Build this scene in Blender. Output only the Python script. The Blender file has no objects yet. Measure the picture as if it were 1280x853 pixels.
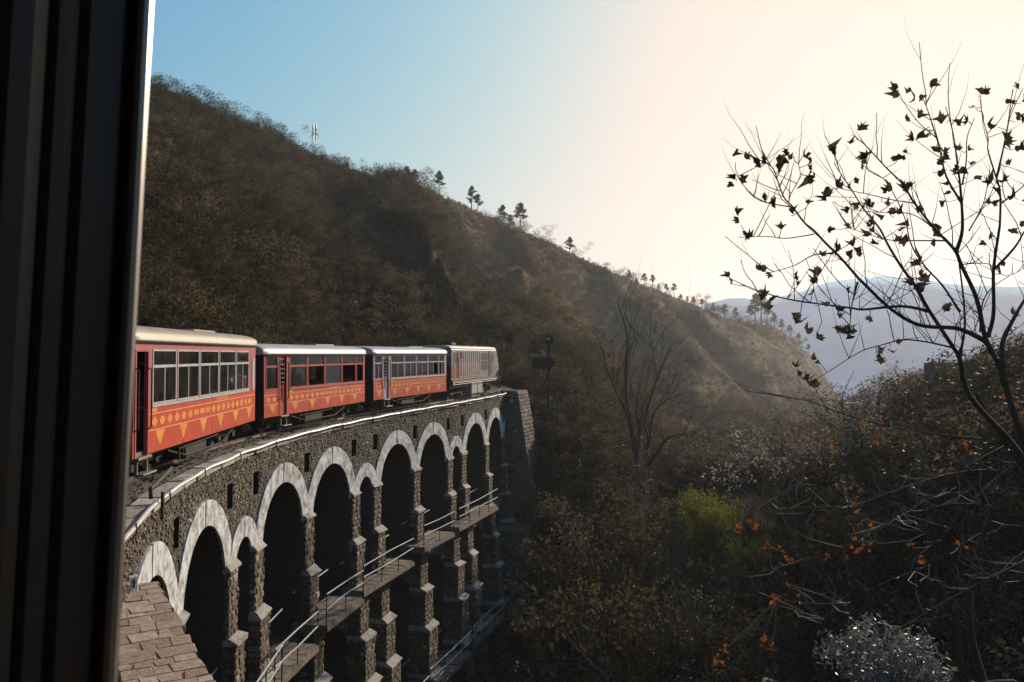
import bpy, math, random
import numpy as np
from mathutils import Vector, Matrix, noise
from mathutils.bvhtree import BVHTree
random.seed(7); rng = np.random.default_rng(7)
R = math.radians
sc = bpy.context.scene
# ------------------------------------------------------------------ camera
F_PX, PITCH = 950.0, 0.0491
cam_data = bpy.data.cameras.new("camera")
cam = bpy.data.objects.new("camera", cam_data); sc.collection.objects.link(cam)
cam_data.sensor_width = 36.0; cam_data.lens = F_PX / 1280 * 36.0
cam_data.clip_start = 0.02; cam_data.clip_end = 30000
cam.location = (0, 0, 0); cam.rotation_euler = (R(90) + PITCH, 0, 0)
cam_data.dof.use_dof = True; cam_data.dof.focus_distance = 22.0; cam_data.dof.aperture_fstop = 14.0
sc.camera = cam
# ------------------------------------------------------------------ sky, sun, exposure
SUN_AZ, SUN_EL = R(36), R(24)
HAZE = 3.1e-4
world = bpy.data.worlds.new("World"); sc.world = world; world.use_nodes = True
nt = world.node_tree; nt.nodes.clear()
sky = nt.nodes.new("ShaderNodeTexSky"); sky.sky_type = 'NISHITA'; sky.sun_disc = False
sky.sun_elevation = SUN_EL; sky.sun_rotation = SUN_AZ
sky.air_density = 1.0; sky.dust_density = 5.0; sky.ozone_density = 1.0; sky.altitude = 1200
bg = nt.nodes.new("ShaderNodeBackground"); bg.inputs[1].default_value = 0.0732
wo = nt.nodes.new("ShaderNodeOutputWorld")
# film response of the sky: each channel rises by its own gamma and rolls off to a warm white near the sun
sep = nt.nodes.new("ShaderNodeSeparateColor"); cmb = nt.nodes.new("ShaderNodeCombineColor"); nt.links.new(sky.outputs[0], sep.inputs[0])
def mth(op, a, b):
    n = nt.nodes.new("ShaderNodeMath"); n.operation = op
    for i, v in enumerate((a, b)):
        if isinstance(v, (int, float)): n.inputs[i].default_value = v
        else: nt.links.new(v, n.inputs[i])
    return n.outputs[0]
for ch, (gm, am, cap) in enumerate(((1.95, .029, .93), (1.15, .178, .77), (1.50, .30, .64))):
    e_ = mth('POWER', math.e, mth('MULTIPLY', mth('POWER', sep.outputs[ch], gm), -am / cap))
    nt.links.new(mth('MULTIPLY', mth('SUBTRACT', 1.0, e_), cap * 10), cmb.inputs[ch])
nt.links.new(cmb.outputs[0], bg.inputs[0]); nt.links.new(bg.outputs[0], wo.inputs[0])
sun_l = bpy.data.lights.new("sun", 'SUN'); sun_l.energy = 4.9; sun_l.angle = R(0.55); sun_l.color = (1.0, 0.85, 0.66)
sun = bpy.data.objects.new("sun", sun_l); sc.collection.objects.link(sun)
sdir = Vector((math.sin(SUN_AZ) * math.cos(SUN_EL), math.cos(SUN_AZ) * math.cos(SUN_EL), math.sin(SUN_EL)))
sun.rotation_euler = (-sdir).to_track_quat('-Z', 'Y').to_euler()
sc.view_settings.view_transform = 'Standard'; sc.view_settings.look = 'None'
sc.view_settings.exposure = 0.45; sc.view_settings.gamma = 1.0; sc.view_settings.use_curve_mapping = False
sc.render.engine = 'CYCLES'; sc.cycles.use_denoising = True; sc.cycles.max_bounces = 6
sc.cycles.diffuse_bounces = 2; sc.cycles.glossy_bounces = 2; sc.cycles.transparent_max_bounces = 8
sc.cycles.transmission_bounces = 3; sc.cycles.volume_bounces = 0; sc.cycles.caustics_reflective = False; sc.cycles.caustics_refractive = False
col = sc.collection
# ------------------------------------------------------------------ helpers
def ray(px, py):
    x = (px - 640) / F_PX; u = -(py - 426.5) / F_PX
    c, s = math.cos(PITCH), math.sin(PITCH)
    return Vector((x, c - u * s, s + u * c))
def pxat(px, py, depth):
    r = ray(px, py); return r * (depth / r.y)
def tag(o, label=None, cat=None, group=None, kind=None):
    if label: o["label"] = label
    if cat: o["category"] = cat
    if group: o["group"] = group
    if kind: o["kind"] = kind
    return o
def link(o, parent=None):
    col.objects.link(o)
    if parent is not None: o.parent = parent
    return o
def empty(name, loc=(0, 0, 0), rot=(0, 0, 0), scale=1.0):
    o = bpy.data.objects.new(name, None); o.location = loc; o.rotation_euler = rot; o.scale = (scale,) * 3
    o.empty_display_size = 0.2
    return link(o)
def np_mesh(name, V, Fq, mats, tint=None, smooth=False):
    """V (n,3), Fq (m,3|4) -> mesh"""
    V = np.asarray(V, np.float32); Fq = np.asarray(Fq, np.int32); k = Fq.shape[1]
    me = bpy.data.meshes.new(name)
    me.vertices.add(len(V)); me.vertices.foreach_set("co", V.ravel())
    me.loops.add(Fq.size); me.loops.foreach_set("vertex_index", Fq.ravel())
    me.polygons.add(len(Fq)); me.polygons.foreach_set("loop_start", np.arange(0, Fq.size, k, dtype=np.int32))
    try: me.polygons.foreach_set("loop_total", np.full(len(Fq), k, np.int32))
    except Exception: pass
    if tint is not None:
        a = me.attributes.new("tint", 'FLOAT', 'FACE'); a.data.foreach_set("value", np.asarray(tint, np.float32))
    for m in (mats if isinstance(mats, (list, tuple)) else [mats]): me.materials.append(m)
    me.update(calc_edges=True); me.validate()
    if smooth: me.polygons.foreach_set("use_smooth", np.ones(len(me.polygons), bool))
    return me
class MB:
    def __init__(s): s.v = []; s.f = []; s.t = []
    def quad(s, a, b, c, d, t=0.5):
        n = len(s.v); s.v += [tuple(a), tuple(b), tuple(c), tuple(d)]; s.f.append((n, n + 1, n + 2, n + 3)); s.t.append(t)
    def poly(s, pts, t=0.5):
        n = len(s.v); s.v += [tuple(p) for p in pts]; s.f.append(tuple(range(n, n + len(pts)))); s.t.append(t)
    def hexa(s, P, t=0.5):
        """8 points: 4 back then 4 front, same winding"""
        n = len(s.v); s.v += [tuple(p) for p in P]
        for q in ((3, 2, 1, 0), (4, 5, 6, 7), (0, 1, 5, 4), (1, 2, 6, 5), (2, 3, 7, 6), (3, 0, 4, 7)):
            s.f.append(tuple(n + i for i in q)); s.t.append(t)
    def box(s, x0, x1, y0, y1, z0, z1, t=0.5, bev=0.0):
        if bev <= 0:
            s.hexa([(x0, y0, z0), (x1, y0, z0), (x1, y1, z0), (x0, y1, z0), (x0, y0, z1), (x1, y0, z1), (x1, y1, z1), (x0, y1, z1)], t); return
        b = bev
        prof = [(x0 + b, y0), (x1 - b, y0), (x1, y0 + b), (x1, y1 - b), (x1 - b, y1), (x0 + b, y1), (x0, y1 - b), (x0, y0 + b)]
        cx, cy = (x0 + x1) / 2, (y0 + y1) / 2
        fx, fy = 1 - 2 * b / (x1 - x0), 1 - 2 * b / (y1 - y0)
        ins = [(cx + (x - cx) * fx, cy + (y - cy) * fy) for x, y in prof]
        rings = [[(x, y, z0) for x, y in ins], [(x, y, z0 + b) for x, y in prof], [(x, y, z1 - b) for x, y in prof], [(x, y, z1) for x, y in ins]]
        s.loft(rings, True, True, t)
    def loft(s, rings, closed=True, caps=True, t=0.5):
        n = len(s.v); m = len(rings[0])
        for r in rings: s.v += [tuple(p) for p in r]
        for i in range(len(rings) - 1):
            for j in range(m if closed else m - 1):
                k = (j + 1) % m
                s.f.append((n + i * m + j, n + i * m + k, n + (i + 1) * m + k, n + (i + 1) * m + j)); s.t.append(t)
        if caps:
            s.f.append(tuple(n + j for j in range(m))[::-1]); s.t.append(t)
            s.f.append(tuple(n + (len(rings) - 1) * m + j for j in range(m))); s.t.append(t)
    def tube(s, pts, rad, sides=6, caps=True, t=0.5):
        pts = [Vector(p) for p in pts]
        rad = rad if isinstance(rad, (list, tuple)) else [rad] * len(pts)
        rings = []; up = None
        for i, p in enumerate(pts):
            d = (pts[min(i + 1, len(pts) - 1)] - pts[max(i - 1, 0)])
            d = d.normalized() if d.length > 1e-9 else Vector((0, 0, 1))
            if up is None: up = d.orthogonal().normalized()
            a = (up - d * up.dot(d)); a = a.normalized() if a.length > 1e-6 else d.orthogonal().normalized()
            up = a; b = d.cross(a)
            rings.append([p + (a * math.cos(6.2832 * k / sides) + b * math.sin(6.2832 * k / sides)) * rad[i] for k in range(sides)])
        s.loft(rings, True, caps, t)
    def cyl(s, c, axis, r, h, sides=16, t=0.5):
        c = Vector(c); a = Vector(axis).normalized(); s.tube([c - a * h / 2, c + a * h / 2], r, sides, True, t)
    def mesh(s, name, mat, smooth=False):
        me = bpy.data.meshes.new(name); me.from_pydata(s.v, [], s.f)
        a = me.attributes.new("tint", 'FLOAT', 'FACE'); a.data.foreach_set("value", np.asarray(s.t, np.float32))
        for m in (mat if isinstance(mat, (list, tuple)) else [mat]): me.materials.append(m)
        if smooth:
            me.polygons.foreach_set("use_smooth", np.ones(len(me.polygons), bool))
            try: me.set_sharp_from_angle(angle=R(40))
            except Exception: pass
        return me
    def build(s, name, mat, parent=None, smooth=False):
        return link(bpy.data.objects.new(name, s.mesh(name, mat, smooth)), parent)
# ------------------------------------------------------------------ materials
def nodes(name):
    m = bpy.data.materials.new(name); m.use_nodes = True; t = m.node_tree
    return m, t, t.nodes["Principled BSDF"], t.nodes["Material Output"]
def ramp(t, fac, stops):
    r = t.nodes.new("ShaderNodeValToRGB"); e = r.color_ramp.elements
    e[0].position, e[0].color = stops[0][0], (*stops[0][1], 1); e[1].position, e[1].color = stops[-1][0], (*stops[-1][1], 1)
    for p, c in stops[1:-1]:
        x = e.new(p); x.color = (*c, 1)
    t.links.new(fac, r.inputs[0]); return r.outputs[0]
def tex(t, scale, detail=5, rough=0.6, kind="noise", vec=None, obj=True):
    n = t.nodes.new("ShaderNodeTexNoise" if kind == "noise" else "ShaderNodeTexVoronoi")
    n.inputs["Scale"].default_value = scale
    if kind == "noise": n.inputs["Detail"].default_value = detail; n.inputs["Roughness"].default_value = rough
    if vec is not None: t.links.new(vec, n.inputs["Vector"])
    return n
def coords(t, scale=(1, 1, 1), obj=False):
    if obj:
        c = t.nodes.new("ShaderNodeTexCoord").outputs["Object"]
    else:
        c = t.nodes.new("ShaderNodeNewGeometry").outputs["Position"]
    m = t.nodes.new("ShaderNodeMapping"); m.inputs["Scale"].default_value = scale
    t.links.new(c, m.inputs[0]); return m.outputs[0]
def mixc(t, fac, a, b, mode='MIX'):
    m = t.nodes.new("ShaderNodeMix"); m.data_type = 'RGBA'; m.blend_type = mode
    for sock, v in ((0, fac), (6, a), (7, b)):
        if isinstance(v, (int, float)): m.inputs[sock].default_value = v
        elif isinstance(v, tuple): m.inputs[sock].default_value = (*v, 1)
        else: t.links.new(v, m.inputs[sock])
    return m.outputs[2]
def bump(t, h, bsdf, strength=0.5, dist=0.05):
    b = t.nodes.new("ShaderNodeBump"); b.inputs["Strength"].default_value = strength; b.inputs["Distance"].default_value = dist
    t.links.new(h, b.inputs["Height"]); t.links.new(b.outputs[0], bsdf.inputs["Normal"])
def simple(name, c, rough=0.6, metal=0.0, var=0.25, scale=6.0, bmp=0.0, obj=True, stretch=(1, 1, 1), spec=None):
    m, t, b, _ = nodes(name)
    n = tex(t, scale, vec=coords(t, stretch, obj))
    d = tuple(max(0, x * (1 - var)) for x in c); l = tuple(min(1, x * (1 + var)) for x in c)
    t.links.new(ramp(t, n.outputs[0], [(0.3, d), (0.7, l)]), b.inputs["Base Color"])
    b.inputs["Roughness"].default_value = rough; b.inputs["Metallic"].default_value = metal
    if spec is not None: b.inputs["Specular IOR Level"].default_value = spec
    if bmp: bump(t, n.outputs[0], b, bmp, 0.02)
    return m
def stone_mat(name, stops, lichen=(0.20, 0.17, 0.05), wet=(0.03, 0.028, 0.025)):
    m, t, b, _ = nodes(name)
    a = t.nodes.new("ShaderNodeAttribute"); a.attribute_name = "tint"
    p = coords(t)
    n1 = tex(t, 9, 6, 0.7, vec=p)
    base = ramp(t, a.outputs["Fac"], stops)
    base = mixc(t, 0.75, base, ramp(t, n1.outputs[0], [(0.25, (0.25, 0.25, 0.25)), (0.55, (0.85, 0.85, 0.85)), (0.8, (1.5, 1.4, 1.3))]), 'MULTIPLY')
    n2 = tex(t, 1.3, 5, 0.65, vec=p)
    base = mixc(t, ramp(t, n2.outputs[0], [(0.52, (0, 0, 0)), (0.66, (1, 1, 1))]), base, wet)
    n3 = tex(t, 2.7, 6, 0.75, vec=p)
    base = mixc(t, ramp(t, n3.outputs[0], [(0.62, (0, 0, 0)), (0.72, (0.8, 0.8, 0.8))]), base, lichen)
    t.links.new(base, b.inputs["Base Color"]); b.inputs["Roughness"].default_value = 0.85
    bump(t, tex(t, 22, 6, 0.7, vec=p).outputs[0], b, 0.8, 0.03)
    return m
M = {}
M['rubble'] = stone_mat("rubble_stone", [(0, (0.060, 0.044, 0.026)), (0.45, (0.150, 0.110, 0.068)), (0.8, (0.26, 0.20, 0.13)), (1, (0.52, 0.45, 0.35))])
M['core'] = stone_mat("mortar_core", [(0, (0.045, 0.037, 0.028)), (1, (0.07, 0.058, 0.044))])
M['ledge'] = stone_mat("wall_top_stone", [(0, (0.31, 0.215, 0.155)), (0.35, (0.38, 0.27, 0.195)), (0.7, (0.44, 0.325, 0.245)), (1, (0.50, 0.40, 0.325))], lichen=(0.30, 0.22, 0.08), wet=(0.20, 0.135, 0.10))
M['coping'] = stone_mat("coping_stone", [(0, (0.30, 0.28, 0.25)), (1, (0.46, 0.44, 0.41))], wet=(0.14, 0.12, 0.10))
# whitewashed rings with run-down dirt
m, t, b, _ = nodes("whitewash"); p = coords(t, (1.3, 1.3, 0.95)); n = tex(t, 2.6, 8, 0.78, vec=p); n2 = tex(t, 3.0, 6, 0.75, vec=coords(t))
c = ramp(t, n.outputs[0], [(0.34, (0.11, 0.095, 0.075)), (0.44, (0.30, 0.29, 0.28)), (0.53, (0.50, 0.505, 0.52)), (0.66, (0.66, 0.68, 0.72))])
c = mixc(t, ramp(t, n2.outputs[0], [(0.54, (0, 0, 0)), (0.66, (1, 1, 1))]), c, (0.15, 0.115, 0.06))
t.links.new(c, b.inputs["Base Color"]); b.inputs["Roughness"].default_value = 0.9; bump(t, n2.outputs[0], b, 0.5, 0.02); M['white'] = m
M['limecap'] = stone_mat("lime_cap", [(0, (0.28, 0.25, 0.21)), (1, (0.46, 0.43, 0.38))], wet=(0.10, 0.085, 0.065))
M['rail'] = simple("rail_steel", (0.16, 0.13, 0.11), 0.42, 0.8, 0.3)
M['pipe'] = simple("galvanised_pipe", (0.52, 0.51, 0.49), 0.42, 0.6, 0.25, 14)
M['handrail'] = simple("painted_handrail", (0.44, 0.425, 0.40), 0.5, 0.1, 0.2, 14)
M['platform'] = simple("weathered_plank", (0.16, 0.125, 0.095), 0.85, 0, 0.5, 5, 0.5)
M['ballast'] = simple("ballast_gravel", (0.075, 0.062, 0.05), 0.95, 0, 0.6, 30, 1.0, obj=False)
M['sleeper'] = simple("steel_sleeper", (0.10, 0.075, 0.058), 0.8, 0.1, 0.4, 9, 0.3)
M['iron'] = simple("dark_iron", (0.03, 0.027, 0.025), 0.6, 0.5, 0.4)
def paint(name, c, fade, dirt=0.35, rough=0.42):
    m, t, b, _ = nodes(name); p = coords(t, (1, 1, 1), True)
    n = tex(t, 2.3, 6, 0.65, vec=p); n2 = tex(t, 5.0, 5, 0.7, vec=coords(t, (5, 5, 0.6), True))
    x = ramp(t, n.outputs[0], [(0.32, c), (0.72, fade)])
    x = mixc(t, ramp(t, n2.outputs[0], [(0.5, (0, 0, 0)), (0.8, (dirt,) * 3)]), x, (0.10, 0.055, 0.04))
    t.links.new(x, b.inputs["Base Color"]); b.inputs["Roughness"].default_value = rough
    bump(t, n.outputs[0], b, 0.12, 0.01); return m
M['red'] = paint("coach_red", (0.45, 0.040, 0.012), (0.53, 0.070, 0.024), 0.6)
M['redpink'] = paint("coach_faded_red", (0.34, 0.07, 0.075), (0.42, 0.12, 0.125), 0.25)
M['redtrim'] = paint("coach_trim_red", (0.36, 0.05, 0.035), (0.42, 0.075, 0.055), 0.4)
M['redpale'] = paint("coach_pale_trim", (0.46, 0.30, 0.29), (0.55, 0.42, 0.40), 0.4)
M['orn'] = paint("ornament_yellow", (0.70, 0.27, 0.015), (0.60, 0.15, 0.02), 0.4, 0.5)
M['ornline'] = paint("ornament_line", (0.70, 0.30, 0.10), (0.72, 0.40, 0.20), 0.2, 0.5)
M['frame'] = simple("window_frame_grey", (0.42, 0.42, 0.42), 0.42, 0.3, 0.15)
M['roofcream'] = paint("roof_cream", (0.28, 0.225, 0.16), (0.38, 0.31, 0.235), 0.6, 0.5)
M['roofwhite'] = paint("roof_pale", (0.30, 0.285, 0.265), (0.42, 0.40, 0.38), 0.6, 0.5)
M['black'] = simple("coach_end_black", (0.012, 0.011, 0.010), 0.75, 0, 0.4)
M['under'] = simple("underframe_grime", (0.018, 0.015, 0.012), 0.85, 0, 0.5, 9, 0.2)
M['inner'] = simple("coach_interior", (0.16, 0.13, 0.10), 0.7, 0, 0.2)
M['seat'] = simple("seat_vinyl", (0.08, 0.06, 0.05), 0.6, 0, 0.3)
M['step'] = simple("tread_plate", (0.20, 0.175, 0.15), 0.5, 0.5, 0.35)
m, t, b, o = nodes("window_glass")
g = t.nodes.new("ShaderNodeBsdfGlossy"); g.inputs["Roughness"].default_value = 0.04; g.inputs["Color"].default_value = (0.9, 0.9, 0.9, 1)
tr = t.nodes.new("ShaderNodeBsdfTransparent"); tr.inputs[0].default_value = (0.62, 0.62, 0.58, 1)
df = t.nodes.new("ShaderNodeBsdfDiffuse"); df.inputs[0].default_value = (0.22, 0.21, 0.19, 1)
nz = tex(t, 3, 5, 0.7, vec=coords(t, (2, 2, 1), True))
mx0 = t.nodes.new("ShaderNodeMixShader"); mr = t.nodes.new("ShaderNodeMapRange"); mr.inputs[1].default_value = 0.35; mr.inputs[2].default_value = 0.75; mr.inputs[3].default_value = 0.02; mr.inputs[4].default_value = 0.16
t.links.new(nz.outputs[0], mr.inputs[0]); t.links.new(mr.outputs[0], mx0.inputs[0]); t.links.new(tr.outputs[0], mx0.inputs[1]); t.links.new(df.outputs[0], mx0.inputs[2])
fr = t.nodes.new("ShaderNodeFresnel"); fr.inputs[0].default_value = 1.5
mx = t.nodes.new("ShaderNodeMixShader"); t.links.new(fr.outputs[0], mx.inputs[0]); t.links.new(mx0.outputs[0], mx.inputs[1]); t.links.new(g.outputs[0], mx.inputs[2])
t.links.new(mx.outputs[0], o.inputs[0]); M['glass'] = m
M['locowhite'] = paint("loco_pale_blue", (0.07, 0.066, 0.064), (0.20, 0.19, 0.185), 1.0, 0.6)
M['locored'] = paint("loco_brick_red", (0.20, 0.035, 0.022), (0.27, 0.065, 0.045), 0.6, 0.55)
M['jamb'] = simple("jamb_dark_paint", (0.050, 0.035, 0.025), 0.45, 0.0, 0.12, 5)
M['jambstrip'] = simple("jamb_metal_strip", (0.26, 0.235, 0.21), 0.36, 0.6, 0.2, 10, stretch=(4, 4, 0.6))
M['bark'] = simple("bark_grey_brown", (0.075, 0.054, 0.038), 0.9, 0, 0.45, 14, 0.6, obj=True)
M['barkpale'] = simple("bark_pale", (0.20, 0.17, 0.14), 0.8, 0, 0.35, 14, 0.4)
M['barkdark'] = simple("bark_dark", (0.035, 0.028, 0.022), 0.9, 0, 0.4, 12, 0.5)
def leaf_mat(name, c1, c2, trans=0.35, rough=0.8, spec=0.0):
    m, t, b, o = nodes(name)
    a = t.nodes.new("ShaderNodeAttribute"); a.attribute_name = "tint"
    oi = t.nodes.new("ShaderNodeObjectInfo")
    ad = t.nodes.new("ShaderNodeMath"); ad.operation = 'MULTIPLY_ADD'; ad.inputs[1].default_value = 0.65
    sb = t.nodes.new("ShaderNodeMath"); sb.operation = 'MULTIPLY'; sb.inputs[1].default_value = 0.35
    t.links.new(oi.outputs["Random"], sb.inputs[0]); t.links.new(a.outputs["Fac"], ad.inputs[0]); t.links.new(sb.outputs[0], ad.inputs[2])
    c = ramp(t, ad.outputs[0], [(0.0, c1), (1.0, c2)])
    t.links.new(c, b.inputs["Base Color"]); b.inputs["Roughness"].default_value = rough; b.inputs["Specular IOR Level"].default_value = spec
    tl = t.nodes.new("ShaderNodeBsdfTranslucent"); t.links.new(c, tl.inputs[0])
    mx = t.nodes.new("ShaderNodeMixShader"); mx.inputs[0].default_value = trans
    t.links.new(b.outputs[0], mx.inputs[1]); t.links.new(tl.outputs[0], mx.inputs[2]); t.links.new(mx.outputs[0], o.inputs[0])
    return m
M['leafbrown'] = leaf_mat("dry_leaf_brown", (0.045, 0.034, 0.025), (0.12, 0.088, 0.062), 0.32)
M['leaforange'] = leaf_mat("dry_leaf_orange", (0.22, 0.07, 0.02), (0.36, 0.13, 0.03), 0.45)
M['leafgreen'] = leaf_mat("leaf_dull_green", (0.052, 0.041, 0.018), (0.130, 0.098, 0.042), 0.4)
M['leafdark'] = leaf_mat("leaf_dark_green", (0.026, 0.020, 0.012), (0.068, 0.053, 0.028), 0.28)
M['leafgrey'] = leaf_mat("leaf_grey_brown", (0.070, 0.054, 0.034), (0.185, 0.142, 0.090), 0.42)
M['leafgloss'] = leaf_mat("leaf_glossy", (0.03, 0.03, 0.018), (0.07, 0.068, 0.04), 0.15, 0.6, 0.08)
M['bamboo'] = leaf_mat("bamboo_leaf", (0.10, 0.115, 0.02), (0.20, 0.21, 0.045), 0.6)
M['leafpale'] = leaf_mat("leaf_pale_silvery", (0.12, 0.105, 0.085), (0.34, 0.31, 0.27), 0.45)
M['leafsilver'] = leaf_mat("leaf_silvery", (0.03, 0.03, 0.022), (0.30, 0.30, 0.27), 0.2, 0.45, 0.3)
M['needle'] = leaf_mat("pine_needle", (0.020, 0.019, 0.010), (0.052, 0.046, 0.022), 0.2)
M['drygrass'] = leaf_mat("dry_grass", (0.11, 0.075, 0.035), (0.26, 0.18, 0.085), 0.45, 0.7, 0.2)
# terrain
m, t, b, _ = nodes("hillside_earth"); p = coords(t)
n1 = tex(t, 0.035, 8, 0.68, vec=p); n2 = tex(t, 0.35, 8, 0.7, vec=p); n3 = tex(t, 3.0, 5, 0.7, vec=p)
c = ramp(t, n1.outputs[0], [(0.38, (0.036, 0.026, 0.016)), (0.50, (0.090, 0.060, 0.033)), (0.60, (0.21, 0.135, 0.070))])
c = mixc(t, 0.85, c, ramp(t, n2.outputs[0], [(0.34, (0.35, 0.36, 0.30)), (0.54, (0.95, 0.92, 0.88)), (0.74, (1.55, 1.4, 1.2))]), 'MULTIPLY')
c = mixc(t, 0.5, c, ramp(t, n3.outputs[0], [(0.3, (0.45, 0.45, 0.42)), (0.7, (1.35, 1.3, 1.2))]), 'MULTIPLY')
t.links.new(c, b.inputs["Base Color"]); b.inputs["Roughness"].default_value = 1.0; b.inputs["Specular IOR Level"].default_value = 0.1
bump(t, n2.outputs[0], b, 0.7, 0.8); M['earth'] = m
M['mountain'] = simple("far_mountain_haze_blue", (0.17, 0.33, 0.44), 1.0, 0, 0.5, 0.004, obj=False, spec=0.0)  # blue of the distant hazy air is put into the base colour
# ------------------------------------------------------------------ the line: path of the track in plan
KN = np.array([-20, -6, 5, 15, 25, 45.]); KV = np.array([.0255, .0302, .0300, .0189, .0010, -.0259])
S = np.linspace(-40, 75, 1600); ds = S[1] - S[0]; kk = np.interp(S, KN, KV)
hd = np.concatenate([[0], np.cumsum((kk[1:] + kk[:-1]) / 2 * ds)]); hd = hd - np.interp(0, S, hd) - 0.2
hm = (hd[1:] + hd[:-1]) / 2
PX = np.concatenate([[0], np.cumsum(np.sin(hm) * ds)]); PX = PX - np.interp(0, S, PX) - 8.3091
PY = np.concatenate([[0], np.cumsum(np.cos(hm) * ds)]); PY = PY - np.interp(0, S, PY) + 14.8381
def at(s, off=0.0):
    h = np.interp(s, S, hd)
    return float(np.interp(s, S, PX) + off * math.cos(h)), float(np.interp(s, S, PY) - off * math.sin(h))
def heading(s): return float(np.interp(s, S, hd))
def sole(s): return 0.0309 * s - 1.553        # level of the coach floor beams; rail head is SOLE below
SOLE = 0.60
def W(s, off, z):                              # track coordinates -> world; z counted from sole level
    x, y = at(s, off); return Vector((x, y, z + sole(s)))
# ------------------------------------------------------------------ terrain
def crest(px, py, d):
    r = ray(px, py); return d * r.z / math.hypot(r.x, r.y)
def az_px(px): return math.degrees(math.atan2(px - 640, F_PX / math.cos(PITCH)))
COLS = []
def colm(az, pts, tail=None):
    d, z = pts[-1]
    COLS.append((az, pts + (tail or [(d * 1.3 + 20, z - 0.25 * d), (900, -95), (2600, -130)])))
colm(-178, [(1, -4), (6, -4), (14, -3.4), (20, -1), (50, 16), (90, 32), (140, 45)])
colm(-100, [(1, -5), (4, -4.4), (9, -3.6), (14, -1), (40, 18), (80, 38), (130, 55)])
colm(-60, [(1, -5.5), (4, -5), (10, -4), (15, -1.5), (45, 18), (90, 36), (130, 50)])
colm(-40, [(1, -6), (6, -6.5), (13, -5), (20, -2.2), (50, 14), (90, 29), (128, 44)])
colm(az_px(185), [(1, -6.5), (8, -9), (16, -7), (25, -3), (55, 12), (92, 29), (130, crest(185, 114, 130))])
colm(az_px(255), [(1, -6.5), (9, -10), (20, -10), (31, -3.4), (58, 11), (96, 28), (135, crest(255, 142, 135))])
colm(az_px(335), [(1, -6.5), (10, -11.5), (26, -13), (40, -3.5), (61, 9), (98, 25), (140, crest(335, 172, 140))])
colm(az_px(420), [(1, -7), (12, -13), (31, -17), (48, -4), (69, 7), (104, 22), (150, crest(420, 207, 150))])
colm(az_px(475), [(1, -7), (12, -14), (33, -19), (52, -4), (118, crest(475, 236, 118)), (145, crest(475, 244, 145)), (166, crest(475, 228, 166))])
colm(az_px(505), [(1, -7), (12, -14), (34, -19.5), (54, -4), (106, crest(505, 252, 106)), (142, crest(505, 268, 142)), (176, crest(505, 230, 176))])
colm(az_px(535), [(1, -7), (12, -14), (35, -20), (56, -4), (96, crest(535, 290, 96)), (138, crest(535, 318, 138)), (186, crest(535, 238, 186))])
colm(az_px(560), [(1, -7), (13, -14), (36, -20), (57, -3.4), (88, crest(560, 352, 88)), (134, crest(560, 366, 134)), (193, crest(560, 247, 193))])
colm(az_px(595), [(1, -7), (13, -14), (44, -18), (58, -3.2), (83, crest(595, 418, 83)), (135, crest(595, 392, 135)), (200, crest(595, 262, 200))])
colm(az_px(650), [(1, -7), (14, -14), (47, -17), (59, -3.0), (84, 1), (150, 18), (215, crest(650, 287, 215))])
colm(az_px(700), [(1, -7), (14, -14), (45, -16), (60, -4.0), (86, -2), (155, 15), (235, crest(700, 307, 235))])
colm(az_px(757), [(1, -7), (14, -14), (38, -17), (60, -8), (95, -6), (165, 10), (260, crest(757, 334, 260))])
colm(az_px(820), [(1, -7), (14, -13.5), (37, -15), (62, -9), (92, -13), (180, 3), (290, crest(820, 360, 290))])
colm(az_px(870), [(1, -7), (14, -13), (36, -14), (60, -8.5), (90, -16), (190, -1), (320, crest(870, 380, 320))])
colm(az_px(920), [(1, -7), (14, -13), (36, -13), (58, -8), (90, -17), (205, -8), (360, crest(920, 402, 360))])
colm(az_px(965), [(1, -7), (14, -12.5), (34, -13), (56, -8.5), (90, -18), (220, -14), (390, crest(965, 405, 390))])
colm(az_px(1000), [(1, -7), (13, -12), (32, -12.5), (54, -8), (90, -17), (235, -18), (415, crest(1000, 428, 415))])
colm(az_px(1022), [(1, -7), (12, -12), (30, -12.5), (52, -8), (90, -15), (240, -20), (430, crest(1022, 455, 430))])
colm(az_px(1060), [(1, -7), (11, -11), (26, -12), (46, -6.5), (72, -5), (200, -25), (430, -22)])
colm(az_px(1150), [(1, -7), (9, -10), (20, -11), (38, -4.5), (60, -2.5), (110, -6), (400, -40)])
colm(az_px(1290), [(1, -7), (7, -9), (15, -9), (30, -3), (52, 0), (100, -2), (400, -40)])
colm(60, [(1, -6.5), (6, -8), (12, -8), (24, -2.5), (45, 1.5), (100, 3), (400, -20)])
colm(110, [(1, -5.5), (5, -6), (10, -5.5), (20, -2.5), (45, 3), (100, 8), (300, 0)])
colm(182, [(1, -4), (6, -4), (14, -3.4), (20, -1), (50, 16), (90, 32), (140, 45)])
CA = np.array([c[0] for c in COLS]); CR = np.array([[p[0] for p in c[1]] for c in COLS]); CZ = np.array([[p[1] for p in c[1]] for c in COLS])
AZ = np.unique(np.round(np.concatenate([np.arange(-178, -38, 2.0), np.arange(-38, 38, 0.3), np.arange(38, 182.1, 2.0)]), 3))
K = CR.shape[1] - 1
segs = [6, 12, 14, 16, 30, 34, 10, 6, 6]
T = np.concatenate([[0.0]] + [np.linspace(i, i + 1, segs[i] + 1)[1:] for i in range(K)])
def smooth_cols(A, az):
    out = np.zeros((len(az), A.shape[1]))
    for j in range(A.shape[1]): out[:, j] = np.interp(az, CA, A[:, j])
    k = np.array([1, 2, 3, 2, 1.]) / 9
    for j in range(A.shape[1]):
        e = np.concatenate([[out[0, j]] * 2, out[:, j], [out[-1, j]] * 2]); out[:, j] = np.convolve(e, k, 'valid')
    return out
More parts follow.
